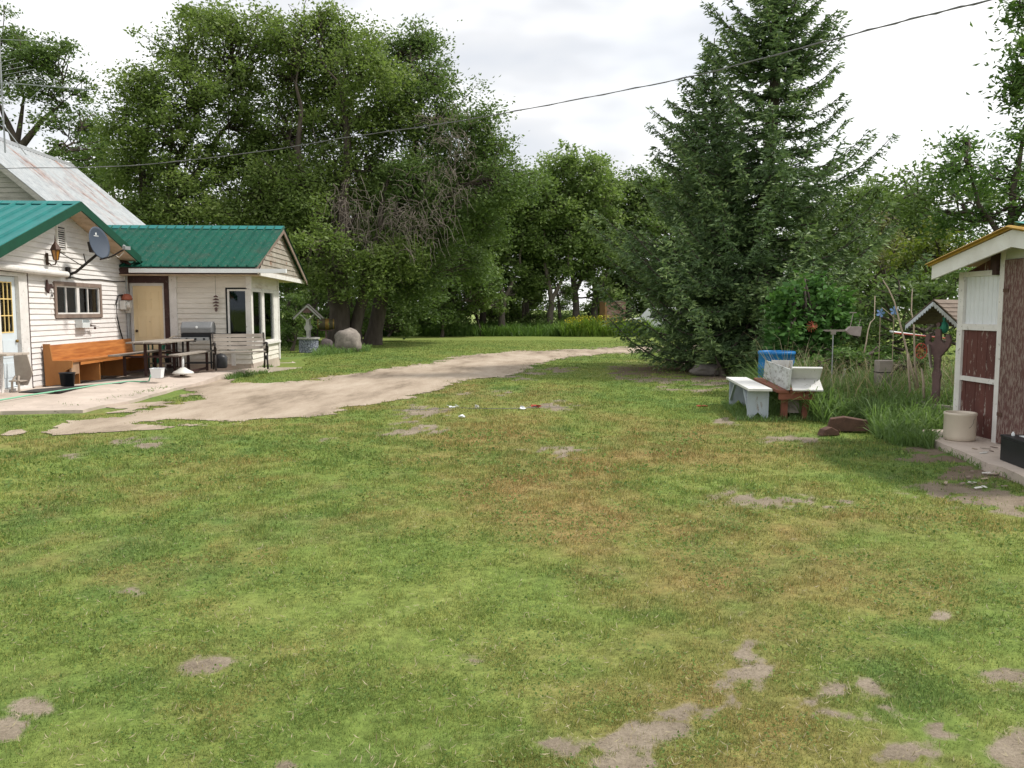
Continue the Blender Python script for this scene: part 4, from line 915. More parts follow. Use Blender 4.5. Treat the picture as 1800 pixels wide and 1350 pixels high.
# boulders
def boulder(name, label, base, rx, ry, rz, seed, m, group=None, sq=.0):
    n, k = 34, 20; V = []; 
    for i in range(k+1):
        ph = math.pi*i/k
        for j in range(n):
            a = 2*math.pi*j/n
            d = Vector((math.sin(ph)*math.cos(a), math.sin(ph)*math.sin(a), -math.cos(ph)))
            from mathutils import noise
            q = 1+.22*noise.noise(d*1.3+Vector((seed,0,0)))+.08*noise.noise(d*4+Vector((0,seed,0)))+.03*noise.noise(d*11)
            e = (abs(d.x)**2.3+abs(d.y)**2.3+abs(d.z)**2.3)**(-1/2.3)*.97
            V.append((d.x*rx*q*e, d.y*ry*q*e, d.z*rz*q*e+rz*.72))
    mb = MB(); mb.v = V
    for i in range(k):
        for j in range(n): mb.f.append((i*n+j, i*n+(j+1) % n, (i+1)*n+(j+1) % n, (i+1)*n+j))
    return solo(name, mb, m, label, 'boulder', base, group=group, smooth=True)
boulder('boulder', 'large speckled granite boulder standing on the lawn at the foot of the big tree', gp(612,618), .55,.5,.52, 3, STONE)
boulder('boulder', 'small pinkish rounded rock between the wishing well and the large boulder', gp(574,614), .27,.25,.26, 9, mat('pink_stone',(.20,.16,.155),(.12,.10,.10),scale=5,bump=.6,fine=14))
boulder('boulder', 'low grey rock lying in the needle litter under the spruce', gp(1243,660), .42,.3,.16, 5, mat('dull_stone',(.17,.15,.135),(.10,.09,.08),scale=5,bump=.6,fine=14))
# brick stack in the distance
t = thing('brick_pillar', 'square old brick stack standing in tall grass beyond the driveway', 'brick stack', at(1076,590,51.4).xy.to_3d(), R(14))
def brickmat():
    m, nt, out = newmat('old_brick'); p = N(nt, 'ShaderNodeBsdfPrincipled', _Roughness=.9)
    tc = N(nt, 'ShaderNodeTexCoord'); mp = N(nt, 'ShaderNodeMapping'); mp.inputs['Rotation'].default_value = (R(90),0,0); nt.links.new(tc.outputs['Object'], mp.inputs[0])
    b = N(nt, 'ShaderNodeTexBrick', _Scale=3.2); b.inputs['Color1'].default_value = (.19,.095,.075,1); b.inputs['Color2'].default_value = (.27,.18,.15,1); b.inputs['Mortar'].default_value = (.12,.10,.09,1)
    nt.links.new(mp.outputs[0], b.inputs['Vector']); nt.links.new(b.outputs[0], p.inputs['Base Color']); nt.links.new(p.outputs[0], out.inputs[0]); return m
mb = MB(); mb.box(-.54,.68,-.5,.5,0,2.12); part('brick_body', mb, brickmat(), t, bevel=.01)
mb = MB(); mb.box(-.66,-.541,-.5,.5,0,2.10); part('side_board', mb, mat('orange_board',(.33,.19,.10),(.22,.12,.06),stretch=(1,1,.3)), t)
mb = MB(); mb.box(-.70,.72,-.54,.54,2.12,2.16); part('cap', mb, GREY_WOOD, t)
# pale parked vehicle glimpsed under the spruce boughs
t = thing('parked_van', 'white vehicle glimpsed beyond the drooping spruce boughs beside the brick stack', 'van', at(1156,590,54).xy.to_3d(), R(80))
mb = MB(); mb.prism([(-.85,-2.2,.45),(-.85,2.2,.45),(-.85,2.25,1.0),(-.85,1.2,1.1),(-.85,.6,1.75),(-.85,-2.1,1.8),(-.85,-2.25,1.0)], (1.7,0,0)); part('body', mb, WHITE_M, t, bevel=.06)
mb = MB(); mb.prism([(-.865,-1.9,1.1),(-.865,.55,1.1),(-.865,.35,1.6),(-.865,-1.9,1.65)], (1.73,0,0)); part('side_window', mb, BLACK, t)
mb = MB(); mb.box(-.75,.75,-2.28,-2.2,.95,1.0); part('bumper', mb, GREYMET, t)
for sx in (-.87,.70):
    for sy in (-1.4,1.4):
        o = len(mb.v); mb = MB(); mb.tube([(sx,sy,.33),(sx+.17,sy,.33)], .33, 18); w = part('wheel', mb, BLACK, t)
        mb = MB(); mb.tube([(sx-.012,sy,.33),(sx+.182,sy,.33)], .17, 14); part('rim', mb, GREYMET, w)

# ---- shed (local frame origin at the middle post base; +y far, -x outward (west))
SLOC = gp(1749,778,.08); SROT = math.atan(.04)
shed = thing('shed', 'small maroon and white garden shed with mustard tin roof', 'shed', (SLOC.x, SLOC.y, 0), SROT)
SF = .79   # far corner
mb = MB(); 
# far bay lower maroon boards (vertical) and upper white corrugated sheet
for i in range(7):
    y = .06+i*(SF-.10)/7; w_ = (SF-.10)/7; mb.box(.012+.003*(i%2), .05, y+.002, y+w_-.002, .10, 1.36)
bw = part('board_wall', mb, RED_PAINT, shed)
mb = MB(); n_ = 34
for i in range(n_):
    y = .05+i*(SF-.07)/n_; y2 = .05+(i+1)*(SF-.07)/n_; xa = .022+.009*math.sin(i*1.55); xb = .022+.009*math.sin((i+1)*1.55); mb.quad((xa,y,1.42),(xa,y,2.02),(xb,y2,2.02),(xb,y2,1.42))
part('corrugated_panel', mb, WHITE_CORR, shed, smooth=True)
mb = MB(); mb.box(-.018,.05,-.045,.045,.06,2.4); part('corner_post', mb, TRIM, shed); mb = MB(); mb.box(-.018,.05,SF-.055,SF+.055,.0,2.06); part('corner_post', mb, TRIM, shed)
mb = MB(); mb.box(-.012,.03,.045,SF-.055,1.36,1.435); part('rail', mb, TRIM, shed); mb = MB(); mb.box(-.012,.028,.045,SF-.055,.745,.80); part('rail', mb, TRIM, shed)
mb = MB(); mb.box(-.008,.035,.045,SF-.055,2.0,2.06); part('rail', mb, TRIM, shed)
mb = MB(); mb.box(-.024,.012,-1.0,-.047,.09,2.16); dr_ = part('door', mb, RED_DOOR, shed, label='tall maroon plywood door with worn paint')
mb = MB(); mb.box(-.032,-.0245,-.14,-.05,.40,.44); mb.box(-.032,-.0245,-.14,-.05,1.8,1.84); part('hinge', mb, RUST, dr_)
mb = MB(); mb.box(.0,.045,-1.9,-1.005,.05,2.3); mb.box(-.006,.03,-1.0,-.047,2.165,2.42); part('front_wall', mb, mat('greenish_white_board',(.58,.60,.54),(.48,.50,.45),wear=(.3,.28,.24),wear_amt=.1), shed)
mb = MB(); mb.box(.05,2.2,SF-.02,SF+.03,.0,2.06); mb.box(.05,2.2,-1.9,-1.86,.0,2.1); mb.box(2.2,2.25,-1.9,SF,0,2.1); mb.add([(.045,-1.88,2.06),(.045,SF,2.06),(.045,-.52,2.42)],[(0,1,2)]); part('back_wall', mb, RED_PAINT, shed)
mb = MB(); mb.box(.0,2.2,-1.9,SF,-.05,.10); part('foundation', mb, CONC, shed)
# roof
apy = -.52; apz = 2.45; fy = 1.02; fz = 2.15; ny = -2.15; nz = 2.14; x0 = -.27; x1 = 2.5
mb = MB(); mb.prism([(x0,fy,fz-.17),(x0,apy,apz-.18),(x0,apy,apz),(x0,fy,fz)], (.03,0,0)); part('rake_board', mb, FASCIA_W, shed)
mb = MB(); mb.prism([(x0,apy-.001,apz-.18),(x0,ny,nz-.17),(x0,ny,nz),(x0,apy-.001,apz)], (.03,0,0)); part('rake_board', mb, FASCIA_W, shed)
mb = MB(); ribbed(mb, (x1,fy+.05,fz+.012), (x0-.03,fy+.05,fz+.012), (x0-.03,apy,apz+.03), (x1,apy,apz+.03), .14, rw=.06, rh=.018); part('roof', mb, YEL_TIN, shed)
mb = MB(); ribbed(mb, (x0-.03,ny,nz+.012), (x1,ny,nz+.012), (x1,apy,apz+.03), (x0-.03,apy,apz+.03), .14, rw=.06, rh=.018); part('roof', mb, YEL_TIN, shed)
mb = MB(); mb.prism([(x0+.12,apy-.14,apz+.035),(x0+.02,apy,apz+.085),(x0+.12,apy+.14,apz+.035),(x0+.12,apy,apz+.06)], (x1-x0,0,0)); part('ridge_cap', mb, TEAL, shed)
mb = MB(); mb.prism([(x0+.03,fy,fz-.035),(.05,fy,fz-.035),(.05,apy,apz-.045),(x0+.03,apy,apz-.045)], (0,0,.02)); mb.prism([(x0+.03,ny,nz-.035),(.05,ny,nz-.035),(.05,apy,apz-.045),(x0+.03,apy,apz-.045)], (0,0,.02)); part('soffit', mb, SOFFIT, shed)
mb = MB(); mb.box(-.06,.04,.05,.16,2.06,2.24); mb.box(-.05,.03,.0+.06,.14,2.0,2.06); part('eave_block', mb, DARKMET, shed)
# slab in front of the shed
mb = MB(); S = [gp(1655,779,.08), gp(1700,797,.08), gp(1737,815,.08), gp(1765,822,.08), gp(1792,834,.08), gp(1850,870,.08)]
T_ = [Vector((7.9,5.6,.08)), Vector((7.9,10.3,.08)), Vector((4.95,9.75,.08))]
P_ = S+[Vector((4.75,6.2,.08))]+[Vector((7.9,6.2,.08)), Vector((7.9,10.5,.08)), Vector((5.1,10.5,.08))]
n = len(P_); tr = mg.tessellate_polygon([[Vector((p.x,p.y,0)) for p in P_]]); mb.add([tuple(p) for p in P_], [tuple(q) for q in tr]); mb.add([tuple(p) for p in P_]+[(p.x,p.y,-.05) for p in P_], [(i,(i+1)%n,n+(i+1)%n,n+i) for i in range(n)])
o = part('shed_slab', mb, CONC); tag(o, 'worn concrete slab under the shed', None, kind='structure')
# crock
mb = MB(); mb.lathe([(.001,.0),(.155,.0),(.168,.012),(.172,.05),(.172,.29),(.178,.30),(.178,.32),(.170,.328),(.152,.325),(.150,.30),(.150,.24),(.001,.24)], 40)
pc_ = solo('ceramic_crock', mb, CROCK, 'cream ceramic crock standing on the slab at the corner of the shed', 'crock', gp(1686,773,.08), smooth=True)
mb = MB(); cr = [(-1.05,.27),(-1.15,.245),(-1.12,.22),(-1.25,.20),(-1.35,.175),(-1.5,.16)]
mb.tube([(.1735*math.cos(a), .1735*math.sin(a), z) for a, z in cr], .0018, 4); k_ = part('crack', mb, BLACK, pc_)
# battery
t = thing('battery', 'black boxy truck battery on the slab in front of the maroon door', 'battery', gp(1757,808,.08), R(-7))
mb = MB(); mb.box(0,.30,-.62,.0,.0,.235); part('case', mb, BLACK, t, bevel=.008)
mb = MB(); mb.box(-.006,.306,-.626,.006,.236,.262); part('lid', mb, BLACK, t, bevel=.006)
for yy in (-.08, -.5):
    mb = MB(); mb.tube([(.08,yy,.262),(.08,yy,.285)], .016, 10); mb.tube([(.08,yy,.285),(.08,yy,.30)],.009,8); part('terminal', mb, WHITE_M, t)
mb = MB(); mb.box(.12,.2,-.35,-.12,.2625,.268); part('sticker', mb, WHITE_M, t)
# chips and scraps by the slab
rs = random.Random(17)
for k in range(22):
    px, py = (rs.uniform(1655, 1790), rs.uniform(822, 858)) if k > 5 else (rs.uniform(1712, 1752), rs.uniform(785, 797))
    p = gp(px, py, .082 if k <= 5 else .004); a = rs.uniform(0, 3); L_ = rs.uniform(.018, .055)
    mb = MB(); mb.prism([(-L_,-.012,0),(L_*.8,-.018,.004),(L_,.010,.006),(-L_*.7,.014,.003)], (0,0,.005))
    mm_ = [PLASTIC_W, RAW_WOOD, STICK, BEIGE_PL][k % 4]
    solo('wood_chip', mb, mm_, 'flaked chip lying on the bare soil by the shed slab', 'wood chip', p, a, group='chips scattered by the shed slab')

# ---- benches on the right
t = thing('white_bench', 'white board bench with notched plank legs, front of the pair beside the weeds', 'bench', gp(1334,738), math.atan2(-1,0)+R(90))
A0 = gp(1334,738); A1 = gp(1296,712); dirb = (A1-A0).normalized(); rotb = math.atan2(dirb.y, dirb.x)-math.pi/2
t.rotation_euler = (0,0,rotb)
LB = 1.95
mb = MB(); mb.box(-.17,.17,-.06,LB+.12,.425,.462); part('seat', mb, BENCH_W, t, bevel=.004)
def notchleg(y, m):
    mb = MB(); mb.prism([(-.15,y,0),(-.09,y,.0),(0,y,.10),(.09,y,0),(.15,y,0),(.155,y,.424),(-.155,y,.424)], (0,.03,0)); return part('leg', mb, m, t)
notchleg(.10, LEG_SHADE); notchleg(LB-.15, LEG_SHADE)
for s, y0 in ((1,.12),(-1,LB-.14)):
    mb = MB(); mb.beam((-.125,y0,.10),(-.125,y0+s*.42,.40),.03,.04,(1,0,0)); part('brace', mb, LEG_SHADE, t)
mb = MB(); mb.box(-.155,-.13,.0,LB,.385,.424) if False else None
# redwood bench with leaning white boards
t = thing('redwood_bench', 'redwood plank bench carrying old white boards, behind the white bench', 'bench', A0+Vector((.44,-.02,0)), rotb-R(2))
for a, b in ((-.20,-.02),(-.005,.20),(.215,.36)):
    mb = MB(); mb.box(a,b,-.03,2.2,.40,.44); part('seat_plank', mb, REDWOOD, t, bevel=.004)
mb = MB(); mb.box(-.16,.34,.0,.05,.30,.399); part('cross_bar', mb, REDWOOD, t)
for yy in (.12, 1.9):
    for xx in (-.10,.20):
        mb = MB(); mb.prism([(xx,yy,0),(xx+.09,yy,0),(xx+.10,yy,.399),(xx+.01,yy,.399)], (0,.09,0)); part('leg', mb, REDWOOD, t)
mb = MB(); mb.box(-.06,.24,.215,.235,.08,.36); part('leg_panel', mb, GREY_WOOD, t)
BLOC = t.location.copy()
mb = MB(); mb.prism([(-.06,-.08,.445),(-.02,-.08,.445),(.0,-.08,.745),(-.035,-.08,.75)], (0,2.15,0))
o = solo('weathered_board', mb, BENCH_G, 'long greyed white board leaning upright on the redwood bench', 'board', BLOC, rotb-R(2))
t2 = thing('white_board_trough', 'two white boards joined in a V lying across the near end of the redwood bench', 'boards', BLOC, rotb-R(2))
mb = MB(); mb.prism([(.005,-.08,.765),(.005,-.06,.785),(.005,.12,.61),(.005,.09,.595)], (.42,0,0)); part('upper_board', mb, BENCH_W, t2)
mb = MB(); mb.prism([(.005,.09,.592),(.005,.12,.606),(.005,-.16,.462),(.005,-.16,.443)], (.42,0,0)); part('lower_board', mb, BENCH_W, t2)
mb = MB(); mb.box(.02,.36,1.75,1.78,.442,.77); solo('far_board', mb, BENCH_W, 'small white board standing at the far end of the redwood bench', 'board', BLOC, rotb-R(2))
# blue barrel
t = thing('blue_barrel', 'open blue plastic barrel behind the benches', 'barrel', at(1364,660,14.9).xy.to_3d(), 0)
mb = MB(); mb.lathe([(.001,0),(.28,0),(.30,.05),(.31,.25),(.318,.27),(.31,.29),(.315,.55),(.325,.57),(.315,.59),(.31,.80),(.325,.81),(.325,.86),(.31,.865),(.295,.85),(.29,.1),(.001,.1)], 40); part('body', mb, BLUE_PL, t, smooth=True)
# rusted trough piece in the weeds
t = solo('rusty_trough', MB().prism([(-.27,0,0),(-.22,0,.17),(-.05,0,.20),(.24,0,.155),(.27,0,.02)], (.02,.16,.0)), RUST, 'rusted iron slab half buried at the edge of the weeds', 'scrap iron', gp(1490,760), R(-12), bevel=.01)
solo('rusty_lump', MB().prism([(-.14,0,0),(-.10,0,.08),(.0,0,.11),(.10,0,.06),(.13,0,0)], (.0,.12,.0)), RUST, 'low rusty fragment left of the larger rusted slab', 'scrap iron', gp(1462,766), R(15), bevel=.01)
# stake, stump
mb = MB(); mb.tube([(-.06,0,0),(.055,0,.62)], .017, 8); solo('white_stake', mb, BENCH_W, 'slanted short white stake sticking out of the weeds', 'stake', gp(1478,712))
t = thing('grey_post', 'thick square weathered grey post with a wire band among the weeds', 'post', at(1551,700,12.6).xy.to_3d(), R(5))
mb = MB(); mb.box(-.11,.11,-.08,.08,0,.84); part('timber', mb, GREY_WOOD, t, bevel=.01)
mb = MB(); frame = [(-.115,-.085),(.115,-.085),(.115,.085),(-.115,.085),(-.115,-.085)]; mb.tube([(a,b,.66) for a, b in frame], .006, 5); mb.tube([(a,b,.42) for a, b in frame], .005, 5); part('wire_band', mb, IRON, t)
# bare sticks
def stick(pxs, d, r, label, n='bare_stick'):
    base = at(pxs[0][0], pxs[0][1], d); pts = [at(x, y, d+.12*i)-base for i, (x, y) in enumerate(pxs)]
    mb = MB(); k = len(pts); mb.tube(pts, [r*(1-.6*i/k) for i in range(k)], 6); return solo(n, mb, STICK, label, 'stick', base, smooth=True, group='bare sticks in the weed patch')
stick([(1612,690),(1600,640),(1590,600),(1580,560),(1572,530),(1562,508),(1552,492)], 12.3, .017, 'tallest bare stick leaning left in the weed patch')
stick([(1614,682),(1608,640),(1607,600),(1606,565),(1602,548),(1603,520),(1604,508)], 12.0, .015, 'upright bare stick with a kink beside the tall leaning one')
stick([(1519,620),(1523,600),(1526,580),(1530,567),(1537,560),(1538,520)], 13.0, .012, 'thin crooked stick left of the blue pinwheels')
stick([(1637,700),(1645,660),(1652,622)], 11.8, .014, 'short straight stick leaning right near the plank well')
stick([(1600,690),(1597,650),(1595,622)], 11.9, .018, 'stubby upright stick cut off low near the post')
stick([(1624,700),(1623,672),(1620,648)], 11.7, .02, 'shortest thick stick stub beside the short leaning stick')
stick([(1578,563),(1562,550),(1550,540)], 12.7, .007, 'thin side twig reaching left from the tall leaning stick')
# pinwheels
for k, (px, py, d) in enumerate(((1548,550,12.9),(1572,546,12.8))):
    t = thing('pinwheel', ['pale blue pinwheel flower left in the weed patch', 'pale blue pinwheel flower right, next to the tall leaning stick'][k], 'pinwheel', at(px, py, d), 0, 'blue pinwheels')
    mb = MB()
    for j in range(5):
        a = 2*math.pi*j/5+.3*k; c, s = math.cos(a), math.sin(a); mb.prism([(0,0,0),(.05*c-.022*s,-.008,.05*s+.022*c),(.075*c,0,.075*s),(.05*c+.022*s,.008,.05*s-.022*c)], (0,.004,0))
    part('petals', mb, BLUEP, t)
    mb = MB(); mb.tube([(0,.01,0),(.01,.02,-.9)], .006, 5); part('rod', mb, STICK, t)
# wooden whirligig
t = thing('whirligig', 'weathered wooden weathervane with a boxy tail on a thin rod in front of the vines', 'weathervane', at(1462,660,13.6).xy.to_3d(), R(-4))
mb = MB(); mb.tube([(0,0,0),(0,0,1.25)], .010, 6); part('rod', mb, GREYMET, t)
mb = MB(); mb.prism([(-.17,0,1.27),(-.12,0,1.25),(.20,0,1.25),(.20,0,1.28),(-.12,0,1.28)], (0,.02,0)); mb.box(-.03,.04,-.02,.03,1.2,1.25); part('arrow', mb, GREY_WOOD, t)
mb = MB(); mb.prism([(.19,-.05,1.26),(.26,-.05,1.20),(.42,-.05,1.17),(.44,-.05,1.33),(.26,-.05,1.33)], (0,.12,0)); mb.tube([(.27,0,1.33),(.31,0,1.55)],.006,5); mb.tube([(.40,0,1.33),(.43,0,1.45)],.005,5); mb.box(.25,.36,-.01,.01,1.55,1.565); part('tail', mb, mat('pinkish_grey_wood',(.40,.34,.32),(.28,.23,.22),scale=7), t)
mb = MB()
for j in range(14):
    a = j*.5; mb.tube([(.0,0,0),(.06*math.cos(a),.05*math.sin(a*2),.06*math.sin(a)),(.10*math.cos(a+.2),.03,.10*math.sin(a+.2))], .004, 4)
solo('red_wire_ball', mb, mat('rusty_red_wire',(.40,.10,.05),(.25,.06,.03),bump=0), 'tangled rusty red wire ball hanging in front of the vines', 'wire ball', at(1428,574,14.6))
# red wheel
t = thing('wheel_ornament', 'small red spoked wheel in the weeds beside the plank well', 'wheel', at(1619,617,13.2), R(20))
mb = MB()
for j in range(10):
    a = 2*math.pi*j/10; mb.tube([(0,0,0),(.115*math.cos(a),0,.115*math.sin(a))], .005, 5)
part('spokes', mb, REDP, t); mb = MB(); mb.tube([(0,-.03,0),(0,.04,0)], .03, 12); part('hub', mb, BRASS, t)
mb = MB(); mb.tube([(.12*math.cos(2*math.pi*j/24),0,.12*math.sin(2*math.pi*j/24)) for j in range(25)], .009, 6, cap=False); part('hoop', mb, REDP, t)
mb = MB(); mb.prism([(-.45,-.10,0),(.40,-.1,-.09),(.42,.2,-.09),(-.42,.2,.02)], (0,0,.025)); o = solo('tin_sheet', mb, WHITE_M, 'flat white panel lying behind the weeds left of the plank well', 'panel', at(1615,586,14.5)); 
mb = MB(); mb.tube([(-.48,-.12,.01),(.40,-.12,-.08)], .014, 6); part('red_edge', mb, REDP, o)
# plank wishing well on the right
t = thing('plank_well', 'dark timber wishing well with shingled roof and scalloped white gable trim, left of the shed', 'wishing well', at(1658,712,11.6).xy.to_3d(), R(-60))
mb = MB()
for s in (-1, 1):
    pass
PWX, PWZ = .36, 1.72
mb = MB(); mb.prism([(0,-.30,PWZ),(-.38,-.30,PWZ-.32),(-.38,-.30,PWZ-.345),(0,-.30,PWZ-.03)], (0,1.1,0)); 
nsh = 8
def shing(mb, s):
    for i in range(6):
        a0 = i/6; a1 = (i+1)/6+.03
        p0 = (s*.40*a0, PWZ+.012-.335*a0); p1 = (s*.40*a1, PWZ+.022-.335*a1)
        mb.prism([(p0[0],-.33,p0[1]),(p1[0],-.33,p1[1]),(p1[0],-.33,p1[1]+.018),(p0[0],-.33,p0[1]+.012)], (0,1.15,0))
mb = MB(); shing(mb, -1); part('roof', mb, SHAKE, t)
mb = MB(); shing(mb, 1); part('roof', mb, SHAKE, t)
for s in (-1, 1):
    pts = [(0,-.345,PWZ-.005),(s*.40,-.345,PWZ-.335)]
    k = 11; low = []
    for i in range(k, -1, -1):
        a = i/k; low.append((s*.40*a, -.345, PWZ-.335*a-.075)); 
        if i > 0: low.append((s*.40*(a-.5/k), -.345, PWZ-.335*(a-.5/k)-.045))
    mb = MB(); mb.prism(pts+low, (0,.012,0)); part('scalloped_trim', mb, mat('bluish_white_trim',(.56,.60,.66),(.46,.5,.56),wear=(.3,.3,.3),wear_amt=.1) if s < 0 else mat('worn_white_trim',(.42,.43,.42),(.3,.31,.3),wear=(.15,.14,.12),wear_amt=.3), t)
mb = MB(); mb.prism([(x, -.20, z) for x, z in [(-.05,.2),(.05,.2),(.05,.62),(.065,.70),(.04,.78),(.045,.95),(.10,1.02),(.17,1.10),(.19,1.18),(.17,1.26),(.12,1.27),(.11,1.21),(.13,1.17),(.09,1.14),(.045,1.18),(.035,1.34),(-.035,1.34),(-.045,1.18),(-.09,1.14),(-.13,1.17),(-.11,1.21),(-.12,1.27),(-.17,1.26),(-.19,1.18),(-.17,1.10),(-.10,1.02),(-.045,.95),(-.04,.78),(-.065,.70),(-.05,.62)]], (0,.04,0)); part('carved_post', mb, WELL_BROWN, t)
mb = MB(); mb.box(-.05,.05,.55,.6,.2,1.36); mb.tube([(0,-.2,1.40),(0,.6,1.40)], .03, 8); part('carved_post', mb, WELL_BROWN, t)
mb = MB(); mb.ball((.04,-.12,1.36),(.06,.06,.085)); mb.tube([(.04,-.12,1.42),(.03,-.12,1.5)], .02, 6); part('green_bucket', mb, GREENP, t)
mb = MB(); mb.beam((-.10,-.24,1.12),(-.05,-.24,.80),.02,.045,(0,1,0)); part('hanging_slat', mb, GREY_WOOD, t)
mb = MB()
for k in range(4):
    z = .02+k*.075; mb.box(-.20,.34,-.34,-.30,z,z+.06); mb.box(-.20,.34,.36,.40,z,z+.06); mb.box(-.22,-.18,-.28,.34,z+.01,z+.068); mb.box(.32,.36,-.28,.34,z+.01,z+.068)
part('plank_crib', mb, GREY_WOOD, t)
mb = MB(); mb.box(.10,.55,.62,.66,.86,.95); part('side_plank', mb, PLASTIC_W, t)

# litter on a string across the lawn
mb = MB(); P = [gp(x, y)+Vector((0,0,.015+.006*math.sin(x))) for x, y in [(690,722),(740,721),(800,719),(838,720),(880,720),(916,719),(944,717),(1000,718)]]; mb.tube(P, .004, 4)
solo('string', mb, WIRE_M, 'thin dark string lying across the lawn between scraps of litter', 'string')
def scrap(px, py, m, lab, w=.06, s=1, cat='litter'):
    mb = MB(); rs = random.Random(px)
    for k in range(5):
        c = Vector((rs.uniform(-w,w), rs.uniform(-w,w)*.6, rs.uniform(.012,.05)*s)); a = Matrix.Rotation(rs.uniform(0,3),3,'Z')@Matrix.Rotation(rs.uniform(-.7,.7),3,'X')
        mb.obox(c, (rs.uniform(.05,.10), rs.uniform(.03,.06), .006), a)
    solo('litter_scrap', mb, m, lab, cat, gp(px,py), group='scraps of litter on the lawn')
scrap(798,720,WHITE_M,'largest white crumpled scrap at the left end of the string',.09,1.6); scrap(838,718,PLASTIC_W,'small pale scrap second from the left along the string',.03,1.2); scrap(916,719,WHITE_M,'flat white scrap right of the middle of the string',.07,.6); scrap(944,717,REDP,'red scrap at the right end of the string',.05,1); scrap(1234,715,REDP,'red scrap lying alone on the lawn left of the white bench',.06,.6); scrap(813,734,WHITE_M,'tiny white speck below the largest white scrap',.02,.5)

exec_marker = 1
# ------------------------------------------------------------------ vegetation
LEAF_A = leafmat('boxelder_leaves', (.090,.135,.038), (.155,.220,.062), .40, (.24,.29,.10))
LEAF_B = leafmat('dark_tree_leaves', (.064,.108,.034), (.112,.175,.052), .36, (.175,.235,.078))
LEAF_FAR = leafmat('far_tree_leaves', (.095,.150,.045), (.165,.240,.075), .42, (.25,.32,.11))
LEAF_Y = leafmat('yellow_green_leaves', (.075,.12,.022), (.15,.20,.035), .35, (.26,.26,.05))
LEAF_S = leafmat('shrub_leaves', (.045,.090,.026), (.090,.165,.042), .34, (.15,.235,.06))
LEAF_V = leafmat('vine_leaves', (.035,.090,.024), (.075,.165,.040), .25, (.13,.25,.06), rough=.7, spec=.12)
NEEDLE = leafmat('spruce_needles', (.038,.070,.036), (.108,.175,.072), .22, (.25,.34,.13), rough=.5)
WEED = leafmat('weed_blades', (.080,.140,.045), (.140,.225,.072), .38, (.25,.32,.13))
STRAW = leafmat('dry_stems', (.22,.19,.11), (.32,.28,.17), .2, (.42,.36,.24))
FARGRASS = leafmat('far_long_grass', (.060,.12,.028), (.105,.19,.042), .38, (.17,.26,.065))
YFLOWER = leafmat('yellow_flowers', (.20,.26,.03), (.45,.42,.03), .3, (.70,.58,.03))

def unit(v): return v/np.maximum(np.linalg.norm(v, axis=1, keepdims=True), 1e-6)
def leaves(C, S, rng, aspect=.5, up=.35, droop=0):
    """one rhombic leaf per centre: returns verts, quads"""
    n = len(C); a = rng.normal(size=(n, 3)); a[:, 2] = a[:, 2]*.6-droop; a = unit(a)
    nn = rng.normal(size=(n, 3)); nn[:, 2] = np.abs(nn[:, 2])+up; b = unit(np.cross(a, nn))
    S = S[:, None]
    fold = unit(np.cross(a, b))*S*.10
    V = np.stack([C-a*S*.5, C-b*S*aspect*.5+fold, C+a*S*.5, C+b*S*aspect*.5+fold], 1).reshape(-1, 3)
    Fq = np.arange(4*n).reshape(-1, 4)
    return V, Fq
def tube_np(segs):
    """segs: list of (points list of Vector/array, radii list, sides)"""
    VV = []; FF = []; o = 0
    for pts, rs, n in segs:
        P = np.array([tuple(p) for p in pts], float); k = len(P)
        T = np.gradient(P, axis=0) if k > 2 else np.repeat(P[1:2]-P[0:1], k, 0)
        T = unit(T); ref = np.array([0, 0, 1.]) if abs(T[0, 2]) < .85 else np.array([1., 0, 0])
        A = unit(np.cross(T, ref)); B = np.cross(A, T)
        th = np.arange(n)*2*math.pi/n; r = np.array(rs, float)[:, None, None]
        ring = P[:, None, :]+(A[:, None, :]*np.cos(th)[None, :, None]+B[:, None, :]*np.sin(th)[None, :, None])*r
        VV.append(ring.reshape(-1, 3))
        i, j = np.meshgrid(np.arange(k-1), np.arange(n), indexing='ij'); j2 = (j+1) % n
        FF.append((np.stack([i*n+j, i*n+j2, (i+1)*n+j2, (i+1)*n+j], -1).reshape(-1, 4))+o); o += k*n
    return np.concatenate(VV), np.concatenate(FF)
def bend(p, q, rng, amt, k=5, sag=0):
    p = np.array(tuple(p), float); q = np.array(tuple(q), float); L = np.linalg.norm(q-p)
    off = rng.normal(size=3)*amt*L; off2 = rng.normal(size=3)*amt*L*.5
    out = []
    for i in range(k+1):
        t = i/k; w = math.sin(math.pi*t); out.append(p+(q-p)*t+off*w+off2*math.sin(2*math.pi*t)+np.array([0, 0, -sag*L*w]))
    return out
